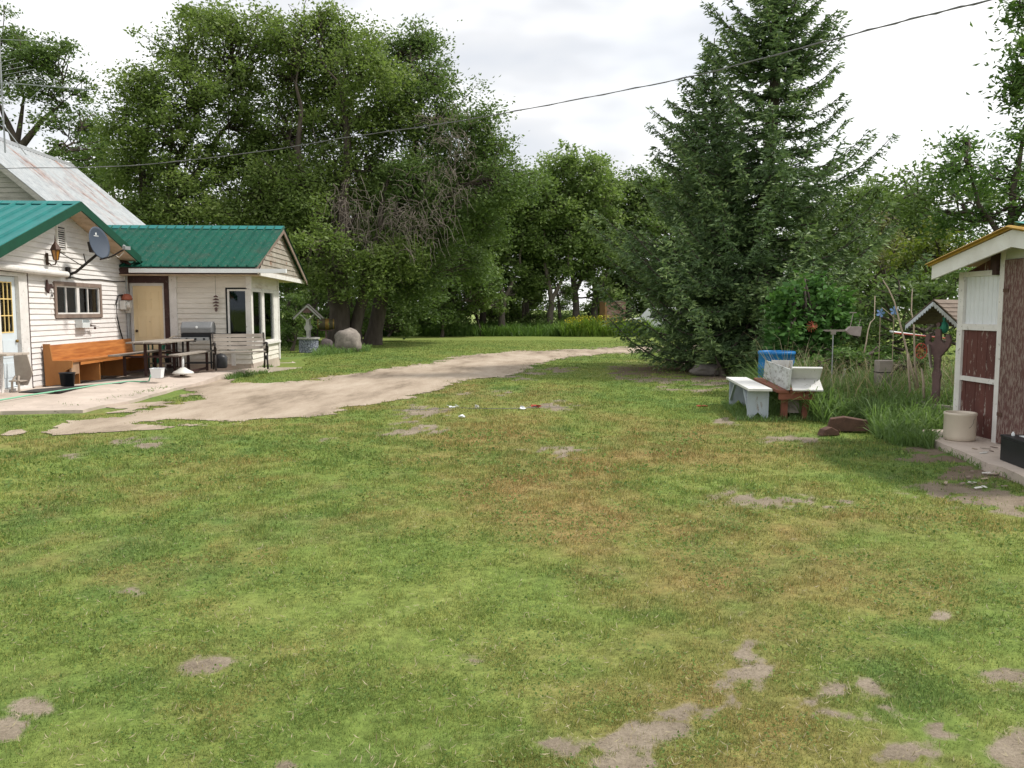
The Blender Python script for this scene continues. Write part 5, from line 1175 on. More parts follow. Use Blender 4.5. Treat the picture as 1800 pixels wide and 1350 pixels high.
def tree(name, label, cat, base, lobes, trunks, leafm, barkm, seed, lsize=.15, cl_per=26, lv=110, cr=.55, r0=.3, group=None, fork=.45, droop=.1, flat=.6, density=1.0, shell=.55, aspect=.5, twig=.012):
    """base: world; lobes: (world point, radius, squash); trunks: list of polylines of world points starting at the ground"""
    rng = np.random.default_rng(seed); base = np.array(tuple(base), float)
    root = thing(name, label, cat, base, 0, group)
    segs = []; nodes = []
    for pl, rr in trunks:
        P = [np.array(tuple(p), float)-base for p in pl]; pts = [P[0]]
        for a, b in zip(P[:-1], P[1:]): pts += bend(a, b, rng, .03, 4)[1:]
        k = len(pts); rad = [rr*(1.25 if i == 0 else 1)*(1-.84*i/(k-1)) for i in range(k)]
        segs.append((pts, rad, 10)); nodes += [(p, r) for p, r in zip(pts[2:], rad[2:])]
    C = []; CS = []; sh = []
    for (c, r, sq) in lobes:
        c = np.array(tuple(c), float)-base
        # limb from the nearest lower trunk node
        best = min(nodes, key=lambda nd: np.linalg.norm(nd[0]-c)+(2.0 if nd[0][2] > c[2]-.15*r else 0))
        rl = min(best[1]*.7, .035+.03*r); pts = bend(best[0], c, rng, .10, 6)
        segs.append((pts, [rl*(1-.5*i/6) for i in range(7)], 7))
        n = max(5, int(cl_per*density*(r/1.6)**1.6))
        d = unit(rng.normal(size=(n, 3))); rad = r*(rng.random(n)**(1-shell))*np.where(rng.random(n) < .22, rng.uniform(1.05, 1.4, n), 1.0); d[:, 2] += np.where(rad > r, .35, 0)
        cc = c+d*rad[:, None]*np.array([1, 1, sq])
        cc = cc[cc[:, 2] > .3]
        for q in cc:
            s = pts[int(rng.integers(2, 7))]
            segs.append((bend(s, q, rng, .12, 4, -.05), [twig*(3.0-2.2*i/4) for i in range(5)], 4))
        C.append(cc); CS.append(np.full(len(cc), cr*(.75+.5*rng.random())))
        sh.append(rng.random(len(cc)))
    CC = np.concatenate(C); CR = np.concatenate(CS)*(.6+.8*rng.random(len(CC))); SH = np.concatenate(sh)
    n = (lv*(CR/cr)**1.6*(.6+.8*rng.random(len(CC)))).astype(int)+4
    idx = np.repeat(np.arange(len(CC)), n)
    L = CC[idx]+rng.normal(size=(len(idx), 3))*CR[idx][:, None]*np.array([.55, .55, .55*flat])
    L[:, 2] -= np.abs(rng.normal(size=len(idx)))*droop*CR[idx]
    ok = L[:, 2] > .03; L = L[ok]; idx = idx[ok]
    S = lsize*(.65+.7*rng.random(len(L)))
    V, Fq = leaves(L, S, rng, aspect)
    rnd = np.clip(.55*SH[idx]+.45*rng.random(len(L)), 0, 1)
    me = np_mesh('crown', V, Fq, dict(rnd=np.repeat(rnd, 4))); cro = link('crown', me, leafm, root)
    TV, TF = tube_np(segs); me = np_mesh('trunk', TV, TF); tr = link('trunk', me, barkm, root, smooth=True)
    return root
def lob(px, py, rp, d, dj=0, sq=.85):
    return (at(px, py, d+dj), rp/F*d, sq)
def g3(px, d): 
    p = at(px, 600, d); return (p.x, d, 0)
rl = random.Random(4)
def lobs(lst, d, dj=1.5, sq=.85): return [lob(x, y, r, d, rl.uniform(-dj, dj), sq) for x, y, r in lst]

# the three big trees behind the house
TA = tree('boxelder_tree', 'big leafy tree behind the house with its leaning dark trunk above the tin roof', 'tree', g3(275,37),
  lobs([(265,165,58),(245,235,55),(320,95,62),(345,175,70),(300,250,68),(395,50,52),(415,120,66),(440,200,66),(262,320,58),(335,320,70),(410,290,70),(225,290,42),(300,385,50),(380,380,60),(450,350,60),(355,30,34),(470,60,45),(460,270,60),(450,410,50),(235,370,40)],37,2),
  [([g3(270,37),at(278,420,37),at(300,330,37),at(350,200,37)],.42),([at(278,440,37),at(330,330,37.5),at(420,200,37.5)],.3),([at(275,420,37),at(250,300,36.5),at(262,200,36.5)],.24)], LEAF_A, BARK, 101, lsize=.165, cl_per=37, lv=98, cr=.52, droop=.25)
TB = tree('boxelder_tree', 'tallest broad leafy tree in the middle group, its thick trunk behind the boulder', 'tree', g3(600,36.5),
  lobs([(520,75,58),(560,40,42),(600,75,55),(500,150,64),(570,140,72),(640,120,58),(520,230,72),(600,220,75),(670,200,60),(520,320,66),(590,310,70),(510,400,55),(560,400,50),(660,300,60),(540,455,42),(480,440,35),(620,390,45),(490,350,50)],37.5,2)+[lob(620,455,36,35.2),lob(665,450,36,35.4),lob(560,475,30,35),lob(705,440,40,36),lob(645,500,24,35),lob(600,505,20,34.8),lob(560,390,26,34),lob(530,420,16,32),lob(590,420,24,34),lob(530,360,28,35)],
  [([g3(597,36.5),at(592,520,36.5),at(600,440,36.5),at(610,300,37),at(600,150,37)],.52),([at(594,530,36.5),at(560,440,36),at(530,300,36.5),at(520,150,36.5)],.34),([g3(625,36.8),at(640,500,36.8),at(670,400,37),at(690,280,37)],.30)], LEAF_A, BARK, 102, lsize=.165, cl_per=37, lv=98, cr=.52, droop=.3)
TC = tree('boxelder_tree', 'leafy tree on the right of the middle group, sloping down to the far tree line', 'tree', g3(650,38.5),
  lobs([(705,90,48),(740,70,34),(760,140,52),(700,170,60),(790,200,52),(740,230,62),(835,215,38),(860,260,44),(800,290,64),(870,320,56),(720,310,60),(905,310,36),(780,380,60),(850,390,54),(700,400,52),(760,450,50),(830,460,45),(930,330,30),(680,470,40),(720,500,35)],39,2),
  [([g3(655,38.5),at(670,500,38.5),at(690,400,38.8),at(730,260,39),at(740,130,39)],.38),([at(672,480,38.5),at(740,400,39),at(820,300,39)],.24)], LEAF_B, BARK, 103, lsize=.165, cl_per=37, lv=98, cr=.52, droop=.3)
# bare twig tangle hanging from the middle trees
def twigs(name, parent, pts, seed, n=260, L=(.7, 1.9), down=.5):
    rng = np.random.default_rng(seed); base = np.array(parent.location); segs = []
    for c, r in pts:
        c = np.array(tuple(c), float)-base
        for k in range(n):
            p = c+unit(rng.normal(size=(1, 3)))[0]*r*rng.random()**.5
            l = rng.uniform(*L); d = unit(rng.normal(size=(1, 3))+np.array([[0.1, 0, down]]))[0]
            q = p+d*l*.5; e = q+np.array([d[0]*.4, d[1]*.4, d[2]*.4-rng.random()*1.1])*l*.8
            m = (q+e)/2+rng.normal(size=3)*.06
            segs.append(([p, (p+q)/2+rng.normal(size=3)*.06, q, m, e], [.011, .010, .009, .007, .005], 3))
    V, Fq = tube_np(segs); me = np_mesh(name, V, Fq); return link(name, me, DEADTWIG, parent)
tw = twigs('bare_twigs', TC, [(at(790,250,35.6),1.5),(at(770,330,35.6),1.5),(at(740,400,35.2),1.3)], 5, n=100, L=(.5,1.4)); tw['label'] = 'pale dead twigs on the sunny side of the tree'
tw = twigs('bare_twigs', TB, [(at(630,400,35),1.2),(at(690,370,35),1.2),(at(605,350,35),.9),(at(585,430,35.2),.7)], 6, n=55, L=(.6,1.4), down=-.5); tw['label'] = 'drooping bare twigs under the crown'
T1 = tree('boxelder_tree', 'leafy tree with twisting limbs behind the rooftop aerial at the far left', 'tree', g3(40,42),
  lobs([(-10,75,46),(40,85,40),(100,105,42),(10,140,46),(75,160,44),(140,165,34),(150,220,36),(60,105,30),(-70,120,70),(120,260,38),(170,290,38),(-90,220,60),(95,215,26),(150,330,50),(60,300,40),(-10,210,26),(190,260,26)],42,1.6),
  [([g3(30,42),at(32,330,42),at(30,250,42),at(42,170,42)],.34),([at(30,270,42),at(70,215,42),(at(110,180,42))],.2),([at(30,260,42),at(8,205,42),at(-20,150,42)],.2),([at(32,300,42),at(90,270,42),at(140,250,42)],.15)], LEAF_B, BARK, 104, lsize=.18, cl_per=24, lv=85, cr=.48)
TE = tree('background_tree', 'dim leafy tree filling the gap between the tin roof and the big leaning tree', 'tree', g3(200,46),
  lobs([(190,330,50),(230,400,55),(180,260,38),(300,440,60),(160,380,50),(370,450,55),(440,470,50),(260,480,50)],46,1.5),
  [([g3(215,46),at(212,420,46),at(190,300,46)],.3),([at(212,440,46),at(330,430,46)],.2)], LEAF_B, BARK, 105, lsize=.23, cl_per=22, lv=90, cr=.65)

# far tree line: three kinds, then copies
def rel(lst, base):   # lobes given as (dx, z, r) in metres
    return [((base[0]+x, base[1]+rl.uniform(-1.2, 1.2), z), r, .9) for x, z, r in lst]
def fartree(k, x, y, h, seed, lab, grp='trees of the far tree line'):
    b = (x, y, 0)
    shp = [[(0,.93,.13),(-.10,.84,.13),(.10,.82,.14),(0,.72,.16),(-.17,.68,.13),(.17,.66,.14),(-.08,.56,.14),(.10,.52,.13),(-.18,.5,.10),(.02,.42,.10),(-.1,.32,.09),(.14,.34,.08),(.05,.22,.07)],
           [(-.06,.92,.12),(.08,.86,.12),(-.14,.78,.14),(.04,.74,.15),(.16,.70,.12),(-.10,.62,.14),(.10,.56,.15),(-.2,.52,.12),(.0,.46,.12),(.2,.48,.1),(-.12,.36,.10),(.12,.34,.10),(-.2,.28,.08),(.2,.22,.07)],
           [(0,.94,.10),(.06,.82,.12),(-.08,.76,.12),(.12,.66,.12),(-.12,.62,.12),(0,.56,.12),(.08,.46,.1),(-.08,.36,.07),(.1,.28,.06)]][k]
    L = rel([(a*h, z*h, r*h) for a, z, r in shp], b)
    tk = [([(x,y,0),(x+.02*h,y,.2*h),(x-.03*h,y,.45*h),(x,y,.8*h)],.022*h+.03),([(x+.01*h,y,.22*h),(x+.12*h,y+.3,.45*h),(x+.14*h,y,.65*h)],.013*h)]
    if k != 2: tk.append(([(x-.04*h,y+.4,0),(x-.09*h,y,.25*h),(x-.16*h,y,.5*h)],.012*h))
    return tree('windbreak_tree', lab, 'tree', b, L, tk, LEAF_FAR if k else LEAF_B, BARK_L if k else BARK, seed, lsize=.27, cl_per=26, lv=62, cr=.62, group=grp)
proto = [fartree(0, at(735,600,54).x, 54, 11.5, 201, 'dark full tree of the far line, just right of the hanging bare twigs'),
         fartree(1, at(1005,600,56).x, 56, 12.2, 202, 'pale forked tree with strong trunk, tallest of the far line'),
         fartree(2, at(1042,600,57).x, 57, 11.8, 203, 'slim tree of the far line with a thin straight trunk beside the brick stack')]
def copytree(o, loc, rot, sc, lab):
    c = o.copy(); COL.objects.link(c); c.location = loc; c.rotation_euler = (0,0,rot); c.scale = (sc, sc, sc*rl.uniform(.95, 1.05)); c['label'] = lab
    for ch in o.children:
        d = ch.copy(); COL.objects.link(d); d.parent = c
    return c
far = [(0,640,52,.86,'far line tree behind the bare twigs and big trunk'),(2,690,57,.95,'slim far line tree left of the darkest full one'),(1,790,58,.88,'forked far line tree above the left half of the long grass'),(0,845,55,.92,'dark far line tree midway along the long grass strip'),
       (2,880,53,.88,'slim far line tree just right of the middle of the long grass strip'),(1,925,57,.90,'forked far line tree left of the yellow flowers'),(2,965,54,.86,'slim far line tree right above the yellow flowers'),(0,1100,58,.98,'dark far line tree above the white vehicle, mostly behind the spruce'),
       (1,1180,60,.9,'forked far line tree hidden behind the left spruce'),(0,560,50,.8,'dark tree between the house gable and the big trunk'),(1,505,56,.85,'forked tree glimpsed over the green roof end'),(0,1250,60,.95,'dark far line tree behind the spruce trunks'),(1,1500,58,.85,'forked far tree to the right of the spruce'),(0,1600,60,.9,'dark far tree behind the yellow green shrubs'),(0,1420,60,.8,'dark far tree behind the vine mound')]
for i, (k, px, d, sc, lab) in enumerate(far):
    copytree(proto[k], (at(px,600,d).x, d, 0), rl.uniform(0, 6.28) if i % 2 else rl.uniform(-.5,.5), sc, lab)
# understorey shrubs in front of the far line
def shrub(label, lst, d, m, seed, lsize=.16, lv=90, cr=.45, cl=22, dj=.8, name='shrub', cat='shrub', group=None, droop=.1, aspect=.5, shell=.55, sq=.85, **k):
    L = lobs(lst, d, dj, sq); cx = sum(l[0][0] for l in L)/len(L); b = (cx, d, 0)
    tk = [([b, (cx+rl.uniform(-.3,.3), d, max(.5, L[0][0][2]*.5))], .05+.01*d/10)]
    return tree(name, label, cat, b, L, tk, m, BARK, seed, lsize=lsize, cl_per=cl, lv=lv, cr=cr, group=group, droop=droop, aspect=aspect, shell=shell, **k)
shrub('dark shrubbery behind the wishing well and keg', [(520,540,34),(500,590,30),(545,580,24),(590,560,30),(560,500,30),(640,555,34)], 40, LEAF_B, 301, lsize=.17)
shrub('low bushy undergrowth at the left end of the far tree line', [(680,560,24),(640,570,22),(715,560,20),(700,530,22)], 50, LEAF_B, 302, lsize=.19)
shrub('rounded green bush under the far trees, midway along the long grass', [(845,520,38),(815,545,26),(880,540,26),(850,480,26)], 51, LEAF_FAR, 303, lsize=.2)
shrub('small bush under the far trees left of the midway bush', [(760,550,26),(735,560,18),(785,560,18),(765,520,20)], 52, LEAF_B, 304, lsize=.2)
shrub('bright low bush at the foot of the pale forked tree', [(960,555,18),(930,560,16),(1025,560,18),(1000,570,10)], 55, LEAF_FAR, 305, lsize=.2)

shrub('dark undergrowth crowding the foot of the thick trunks behind the boulder', [(560,560,30),(600,500,34),(640,560,34),(680,520,36),(650,470,34),(700,575,26),(610,585,20),(740,540,30),(580,455,30)], 43, LEAF_B, 330, lsize=.19, lv=85, cr=.5, cl=26)
shrub('dark leafy mass under the far edge of the middle trees', [(720,480,36),(770,500,36),(820,470,36),(700,430,34),(860,500,26),(790,560,24)], 49, LEAF_B, 331, lsize=.21, lv=80, cr=.55, cl=24)
us = [shrub('ragged dark thicket of the windbreak, behind the big trunk', [(650,500,36),(620,540,32),(690,545,32),(665,460,24),(640,575,22)], 61, LEAF_B, 320, lsize=.24, cl=22, lv=60, cr=.55, group='thickets between the far trees'),
      shrub('lighter ragged thicket of the windbreak, left of the yellow flowers', [(935,530,26),(910,555,24),(955,560,20),(930,500,18)], 62, LEAF_FAR, 321, lsize=.24, cl=22, lv=60, cr=.55, group='thickets between the far trees')]
for i, (k, px, d, sc) in enumerate([(0,560,60,1.1),(0,720,62,1.0),(1,765,60,1.2),(0,805,61,1.15),(0,865,62,.95),(1,890,59,1.1),(0,990,64,.62),(1,1060,60,1.0),(0,1110,60,1.1),(0,1170,61,1.2),(1,1230,62,1.4),(0,1290,60,1.2),(0,1360,60,1.3),(0,1440,60,1.3),(1,1520,60,1.5),(0,1600,60,1.4),(0,500,58,1.2)]):
    c_ = copytree(us[k], (at(px,600,d).x, d, 0), rl.uniform(0, 6.28), sc, us[k]['label'])
    c_['label'] = '%s thicket of the windbreak %s' % (['ragged dark','lighter ragged'][k], ['behind the house gable','right of the big trunk','below the leftmost far trees','behind the left half of long grass','just left of the midway bush','right of the midway bush','lowest, under the pale forked tree','behind the brick stack','behind the white vehicle','behind the left spruce skirt','behind the left spruce trunk','between the spruce trunks','behind the main spruce','behind the vine mound','behind the pale brownish bush','behind the yellow green shrub','behind the wishing well'][i])

# right hand side
TR1 = tree('boxelder_tree', 'leafy tree rising behind the shrubs between spruce and shed', 'tree', g3(1640,30),
  lobs([(1590,330,42),(1650,310,36),(1560,390,44),(1630,380,46),(1700,330,40),(1700,400,46),(1600,450,46),(1545,330,22),(1560,470,40),(1740,350,40)],30,1.2),
  [([g3(1635,30),at(1640,470,30),at(1650,360,30)],.24),([at(1640,480,30),at(1580,400,30)],.14)], LEAF_B, BARK, 106, lsize=.17, cl_per=24, lv=85, cr=.5, droop=.4)
TR2 = tree('ash_tree', 'darker tree behind the shed roof with feathery shoots against the sky', 'tree', g3(1790,19),
  lobs([(1700,285,30),(1670,300,24),(1740,310,36),(1790,290,40),(1690,360,40),(1750,380,46),(1810,360,60),(1690,250,20),(1800,230,34),(1660,370,30),(1780,440,50),(1850,300,70),(1725,450,34)],19,1.0),
  [([g3(1790,19),at(1785,450,19),at(1780,330,19),at(1800,220,19)],.17),([at(1786,460,19),at(1720,360,19),at(1695,280,19)],.08)], LEAF_S, BARK, 107, lsize=.14, cl_per=22, lv=75, cr=.36, droop=.5, aspect=.4)
TR3 = tree('ash_tree', 'overhanging branches of a near tree reaching in at the top right corner', 'tree', g3(1990,13.5),
  lobs([(1790,120,30),(1775,155,16),(1800,75,18),(1798,5,16),(1850,110,60),(1850,20,50),(1930,60,100),(1900,200,70),(1830,190,26),(1990,160,90)],13.5,.5),
  [([g3(1990,13.5),at(1985,450,13.5),at(1970,260,13.5),at(1900,100,13.5)],.15)], LEAF_S, BARK, 108, lsize=.12, cl_per=24, lv=60, cr=.24, droop=.6, aspect=.36)
shrub('yellow green shrub with reddish shoots behind the weed patch, right of the spruce', [(1640,430,30),(1600,445,24),(1680,440,30),(1640,480,34),(1700,480,30),(1655,400,14)], 21, LEAF_Y, 306, lsize=.13, lv=75, cr=.35, cl=20)
shrub('pale brownish green bush at the right edge of the spruce', [(1545,395,20),(1565,425,24),(1540,450,20)], 24, leafmat('dull_olive_leaves', (.09,.10,.045), (.15,.16,.07), .3, (.22,.20,.10)), 307, lsize=.12, lv=60, cr=.35, cl=18)
shrub('dense dark hedge of shrubs behind the weed patch', [(1520,520,44),(1580,510,44),(1640,520,46),(1690,500,44),(1740,520,50),(1610,570,44),(1550,590,40),(1680,570,46),(1500,590,36),(1730,590,40),(1640,620,36),(1590,630,30)], 17.5, LEAF_B, 308, lsize=.11, lv=90, cr=.3, cl=26, droop=.3)
vine = shrub('dome of glossy dark green vine leaves over a post behind the blue barrel', [(1425,520,42),(1400,530,34),(1455,525,34),(1392,570,28),(1430,575,44),(1470,570,28),(1410,610,34),(1455,612,34),(1385,605,20)], 15.8, LEAF_V, 309, name='vine_mound', cat='vine', lsize=.13, lv=95, cr=.20, cl=70, dj=.25, droop=.9, aspect=.62, shell=.8, sq=1.0)
shrub('low leafy weeds massed around the foot of the vines and weathervane', [(1440,640,20),(1475,625,22),(1510,630,22),(1545,620,20),(1580,640,24),(1620,640,20),(1490,655,18)], 14.2, LEAF_S, 311, name='leafy_weeds', cat='weeds', lsize=.09, lv=90, cr=.16, cl=60, dj=.5, droop=.4)
shrub('added dark bush in place of the shade between house corner and wishing well', [(512,560,20),(502,592,18),(520,592,16),(508,530,18),(530,560,14)], 32.5, LEAF_B, 312, lsize=.12, lv=110, cr=.3, cl=50, dj=.5)  # bush added to darken the shaded gap beyond the house corner
shrub('short dark leafy plant at the foot of the spruce behind the benches', [(1270,672,16),(1290,668,14),(1255,668,12)], 20, LEAF_S, 310, lsize=.09, lv=60, cr=.18, cl=22, dj=.2)

# spruces
def spruce(label, base, H, R0, seed, trunk_r=.22, lean=(0,0), zmin=.5, pw=.8, step=.50, cut=None, asym=None, extra=None):
    rng = np.random.default_rng(seed); root = thing('spruce_tree', label, 'spruce', base, rng.uniform(0,0), 'spruces by the driveway')
    segs = []; C = []; D = []; S = []; RN = []
    k = 16; axis = lambda z: np.array([lean[0]*z/H+.05*math.sin(z*.7+seed), lean[1]*z/H, z])
    segs.append(([axis(H*i/k) for i in range(k+1)], [trunk_r*(1.2 if i == 0 else 1)*(1-.93*i/k) for i in range(k+1)], 10))
    z = zmin; ph = 0
    while z < H*.985:
        fz = z/H; Rz = R0*(1-fz)**pw*(.86+.14*math.sin(z*2.1+seed))
        nb = int(12 if fz < .6 else 9); ph += 2.4
        for b in range(nb):
            az = ph+2*math.pi*b/nb+rng.normal()*.22
            L = Rz*(rng.uniform(.80, 1.10) if rng.random() < .75 else rng.uniform(.45, .75))
            if asym: L *= asym(az, z)
            if L < .15: continue
            rise = (.0+.30*fz)+rng.normal()*.09; dro = .22*(1-fz)
            if extra and z < 1.4: rise -= .10; dro += .10
            m = max(4, int(L/.085)); dirh = np.array([math.cos(az), math.sin(az), 0]); side = np.array([-math.sin(az), math.cos(az), 0])
            t = np.linspace(0, 1, m); o = axis(z)
            hz = L*(rise*t-dro*4*t*(1-t)*.9-.10*(1-fz)*t+.20*t**3)
            P = o[None, :]+dirh[None, :]*(t*L)[:, None]+np.array([0, 0, 1.])[None, :]*hz[:, None]+side[None, :]*(rng.normal()*.10*L*t**2)[:, None]
            P[:, 2] = np.maximum(P[:, 2], .12)
            segs.append((list(P[::max(1, m//6)])+[P[-1]], list(np.linspace(.032*(.4+L/4), .006, len(P[::max(1, m//6)])+1)), 5))
            bt = rng.random()
            for sgn in (-1, 1, 0):
                # side sprays
                tt = t[1:]
                if sgn == 0: ll = np.full(len(tt), .16)
                else: ll = (.27+.62*L/ max(R0, 1))*np.clip(1.22-tt, .30, 1)**.8*(.55+.7*rng.random(len(tt)))*np.clip(tt*3.5, .25, 1)
                for q in range(1, m):
                    l = ll[q-1]; a = P[q]
                    fwd = dirh*.75+side*sgn*(.8+.2*rng.random())+np.array([0, 0, -.10+rng.normal()*.30]); fwd /= np.linalg.norm(fwd)
                    if sgn == 0: fwd = dirh+np.array([0, 0, rng.uniform(-.9, .5)]); fwd /= np.linalg.norm(fwd)
                    ns = max(3, int(l/.036))
                    s = (np.arange(ns)+rng.random(ns)*.6)/ns
                    pts = a[None, :]+fwd[None, :]*(s*l)[:, None]; pts[:, 2] -= s**2*l*(.28*(1-fz))*rng.uniform(.2, 1.6)
                    pts += rng.normal(size=pts.shape)*.022; pts[:, 2] += rng.normal()*.03
                    dd = fwd[None, :]*1.1+rng.normal(size=(ns, 3))*.38+side[None, :]*(np.where(np.arange(ns) % 2, .85, -.85))[:, None]
                    C.append(pts); D.append(dd); S.append(np.full(ns, .135)*(.8+.5*rng.random(ns)))
                    tip = np.clip(s*.7+t[q]*.35, 0, 1); RN.append(np.clip(.12*bt+.20*tip+.28*rng.random(ns)+(.62 if bt > .5 else .30)*tip**2, 0, 1))
        z += step*(1 if fz < .5 else .8)*rng.uniform(.8, 1.2)*(1.0-.35*fz)
    C = np.concatenate(C); D = unit(np.concatenate(D)); S = np.concatenate(S)[:, None]; RN = np.concatenate(RN)
    n = len(C); nn = rng.normal(size=(n, 3)); nn[:, 2] += .5; Bv = unit(np.cross(D, nn))
    ok = C[:, 2] > .05
    V = np.stack([C-D*S*.35, C-Bv*S*.15, C+D*S*.65, C+Bv*S*.15], 1)[ok].reshape(-1, 3); RN = RN[ok]
    me = np_mesh('crown', V, np.arange(len(V)).reshape(-1, 4), dict(rnd=np.repeat(RN, 4))); link('crown', me, NEEDLE, root)
    TV, TF = tube_np(segs); link('trunk', np_mesh('trunk', TV, TF), BARK, root, smooth=True)
    print(label[:30], 'sprays', len(RN)); return root
def asym_main(az, z):
    s = 1.0
    if math.cos(az) < -.3 and z < 7: s *= .92
    if math.cos(az) > .2 and z > 5: s *= .84
    if z > 4.2 and z < 5.2: s *= .9
    if math.sin(az) > .3: s *= .75
    return s
sp1 = spruce('tall main spruce, its top out of the frame, right trunk of the pair', g3(1322,21.6), 14.8, 5.4, 41, .24, lean=(.75,0), zmin=1.0, pw=1.32, asym=asym_main)
def asym_b(az, z):
    s = 1.0
    if math.cos(az) > .2: s *= .6
    if math.sin(az) > .3: s *= .8
    if z < 2.4 and math.cos(az) < 0: s *= .62+.12*z/2.4
    return s
sp2 = spruce('shorter spruce on the left whose low boughs droop over the driveway edge', g3(1262,23.4), 9.0, 5.0, 57, .19, lean=(-.3,0), zmin=1.0, pw=.85, asym=asym_b)

# ------------------------------------------------------------------ lawn blades
def blades(name, X, Y, Zb, h, w, rng, lean=.5, segs=1, attrs=None, mat_=None, curve=.3):
    n = len(X); az = rng.random(n)*2*math.pi; dx, dy = np.cos(az), np.sin(az)
    la = rng.random(n)*lean; laz = rng.random(n)*2*math.pi; lx, ly = np.cos(laz)*la, np.sin(laz)*la
    B = np.stack([X, Y, Zb], 1); W = np.stack([dx*w/2, dy*w/2, np.zeros(n)], 1)
    up = np.stack([lx, ly, np.ones(n)*np.sqrt(np.clip(1-la*la, .05, 1))], 1)*h[:, None]
    if segs == 1:
        V = np.stack([B-W, B+W, B+up], 1).reshape(-1, 3); k = 3; Fc = np.arange(3*n).reshape(-1, 3); per = 3
    else:
        side = np.stack([lx, ly, np.zeros(n)], 1)/np.maximum(la, .05)[:, None]
        cv = curve*rng.random(n)[:, None]*h[:, None]
        m1 = B+up*.45+side*cv*.15; m2 = B+up*.8+side*cv*.55-np.array([0,0,1.])*cv*.05; tp = B+up*.98+side*cv*1.3-np.array([0,0,1.])*cv*.5
        V = np.stack([B-W, B+W, m1+W*.9, m1-W*.9, m2+W*.6, m2-W*.6, tp+W*.08, tp-W*.08], 1).reshape(-1, 3); per = 8
        q = np.arange(n)[:, None]*8; Fc = np.concatenate([q+np.array([[0,1,2,3]]), q+np.array([[3,2,4,5]]), q+np.array([[5,4,6,7]])], 1).reshape(-1, 4)
    at_ = {k_: np.repeat(v, per) for k_, v in (attrs or {}).items()}
    me = np_mesh(name, V, Fc, at_); return link(name, me, mat_)
rng = np.random.default_rng(77); NB = 1420000
r = np.exp(rng.uniform(math.log(2.2), math.log(44), NB)**1.0); 
a = rng.uniform(-.66, .66, NB); om = rng.random(NB) < .14; a = np.where(om, np.sign(a)*(.66+.34*rng.random(NB)), a); X = r*np.sin(a); Y = r*np.cos(a)
dv = drive_val(X, Y); bv = bare_val(X, Y); pin = patio_in(X, Y)
nz = fbm(X*6, Y*6, 31, 3)
bq = bv+.5*(nz-.5)+(fbm(X*16, Y*16, 37, 2)-.5)*.8
hole = fbm(X*7, Y*7, 63, 4)
keep = (dv+(fbm(X*5, Y*5, 29, 3)-.5)*11 < 1.0-(rng.random(NB)**2)*2.4) & (~pin) & (rng.random(NB) < 1.02-np.clip((bq-.22)/.75, 0, .99)) & (rng.random(NB) < .25+4.2*np.clip(hole-.30, 0, 1))
# keep clear of buildings and slab
lx = (X-HLOC.x)*math.cos(HROT)+(Y-HLOC.y)*math.sin(HROT); ly = -(X-HLOC.x)*math.sin(HROT)+(Y-HLOC.y)*math.cos(HROT)
keep &= ~((lx < 3.05) & (ly > -4) & (ly < 12)) & ~((X > 4.7) & (Y < 10.4) & (Y > 5.5))
X, Y, r, nz = X[keep], Y[keep], r[keep], nz[keep]; n = len(X)
sc = np.clip(r/5.5, .55, 6)
h = (.011+.020*rng.random(n))*np.clip(sc, .85, 1.6)*(.25+1.5*nz**1.3)*(.7+.6*fbm(X*1.7, Y*1.7, 91, 3)); w = .0046*sc*(.7+.6*rng.random(n))
br = brown_val(X, Y)*np.clip((38-np.hypot(X, Y))/16, .08, 1); lu = lush_val(X, Y)*np.clip((60-np.hypot(X, Y))/30, .35, 1)  # same distance fade as the ground: far sunlight goes into blade colour
o = blades('grass', X, Y, (fbm(X*.5, Y*.5, 61, 3)-.5)*.03-.006, h, w, rng, lean=.9, attrs=dict(brown=np.clip(br+rng.normal(size=n)*.18, 0, 1), lush=np.clip(lu+rng.normal(size=n)*.15, 0, 1), rnd=rng.random(n)), mat_=BLADE)
tag(o, 'short mown grass of the lawn with browned areas', 'grass', kind='stuff')
print('lawn blades', n)

n = 46000; r = np.exp(rng.uniform(math.log(2.3), math.log(11), n)); a = rng.uniform(-.68, .68, n); X = r*np.sin(a); Y = r*np.cos(a)
k_ = (fbm(X*2.3, Y*2.3, 71, 4) > .50) & (bare_val(X, Y) < .45) & ~((X > 4.6) & (Y > 5.4)); X, Y = X[k_], Y[k_]; n = len(X); r = np.hypot(X, Y)
C = np.stack([X, Y, rng.uniform(.012, .034, n)], 1); V, Fq = leaves(C, .017*np.clip(r/4.5, .7, 3)*(.6+.7*rng.random(n)), rng, .75, up=1.4)
o = link('clover', np_mesh('clover', V, Fq, dict(rnd=np.repeat(rng.random(n)*.80, 4), brown=np.zeros(4*n), lush=np.repeat(np.clip(.2+.7*rng.random(n), 0, 1), 4))), BLADE); tag(o, 'small broadleaf weeds and clover growing through the lawn', 'clover', kind='stuff')
n = 9000; r = np.exp(rng.uniform(math.log(2.3), math.log(9), n)); a = rng.uniform(-.68, .68, n); X = r*np.sin(a); Y = r*np.cos(a)
C = np.stack([X, Y, rng.uniform(.008, .03, n)], 1); V, Fq = leaves(C, .035*(.5+.8*rng.random(n)), rng, .10, up=3)
o = link('dry_clippings', np_mesh('dry_clippings', V, Fq, dict(rnd=np.repeat(rng.random(n), 4))), STRAW); tag(o, 'dry pale grass clippings scattered over the lawn', 'clippings', kind='stuff')
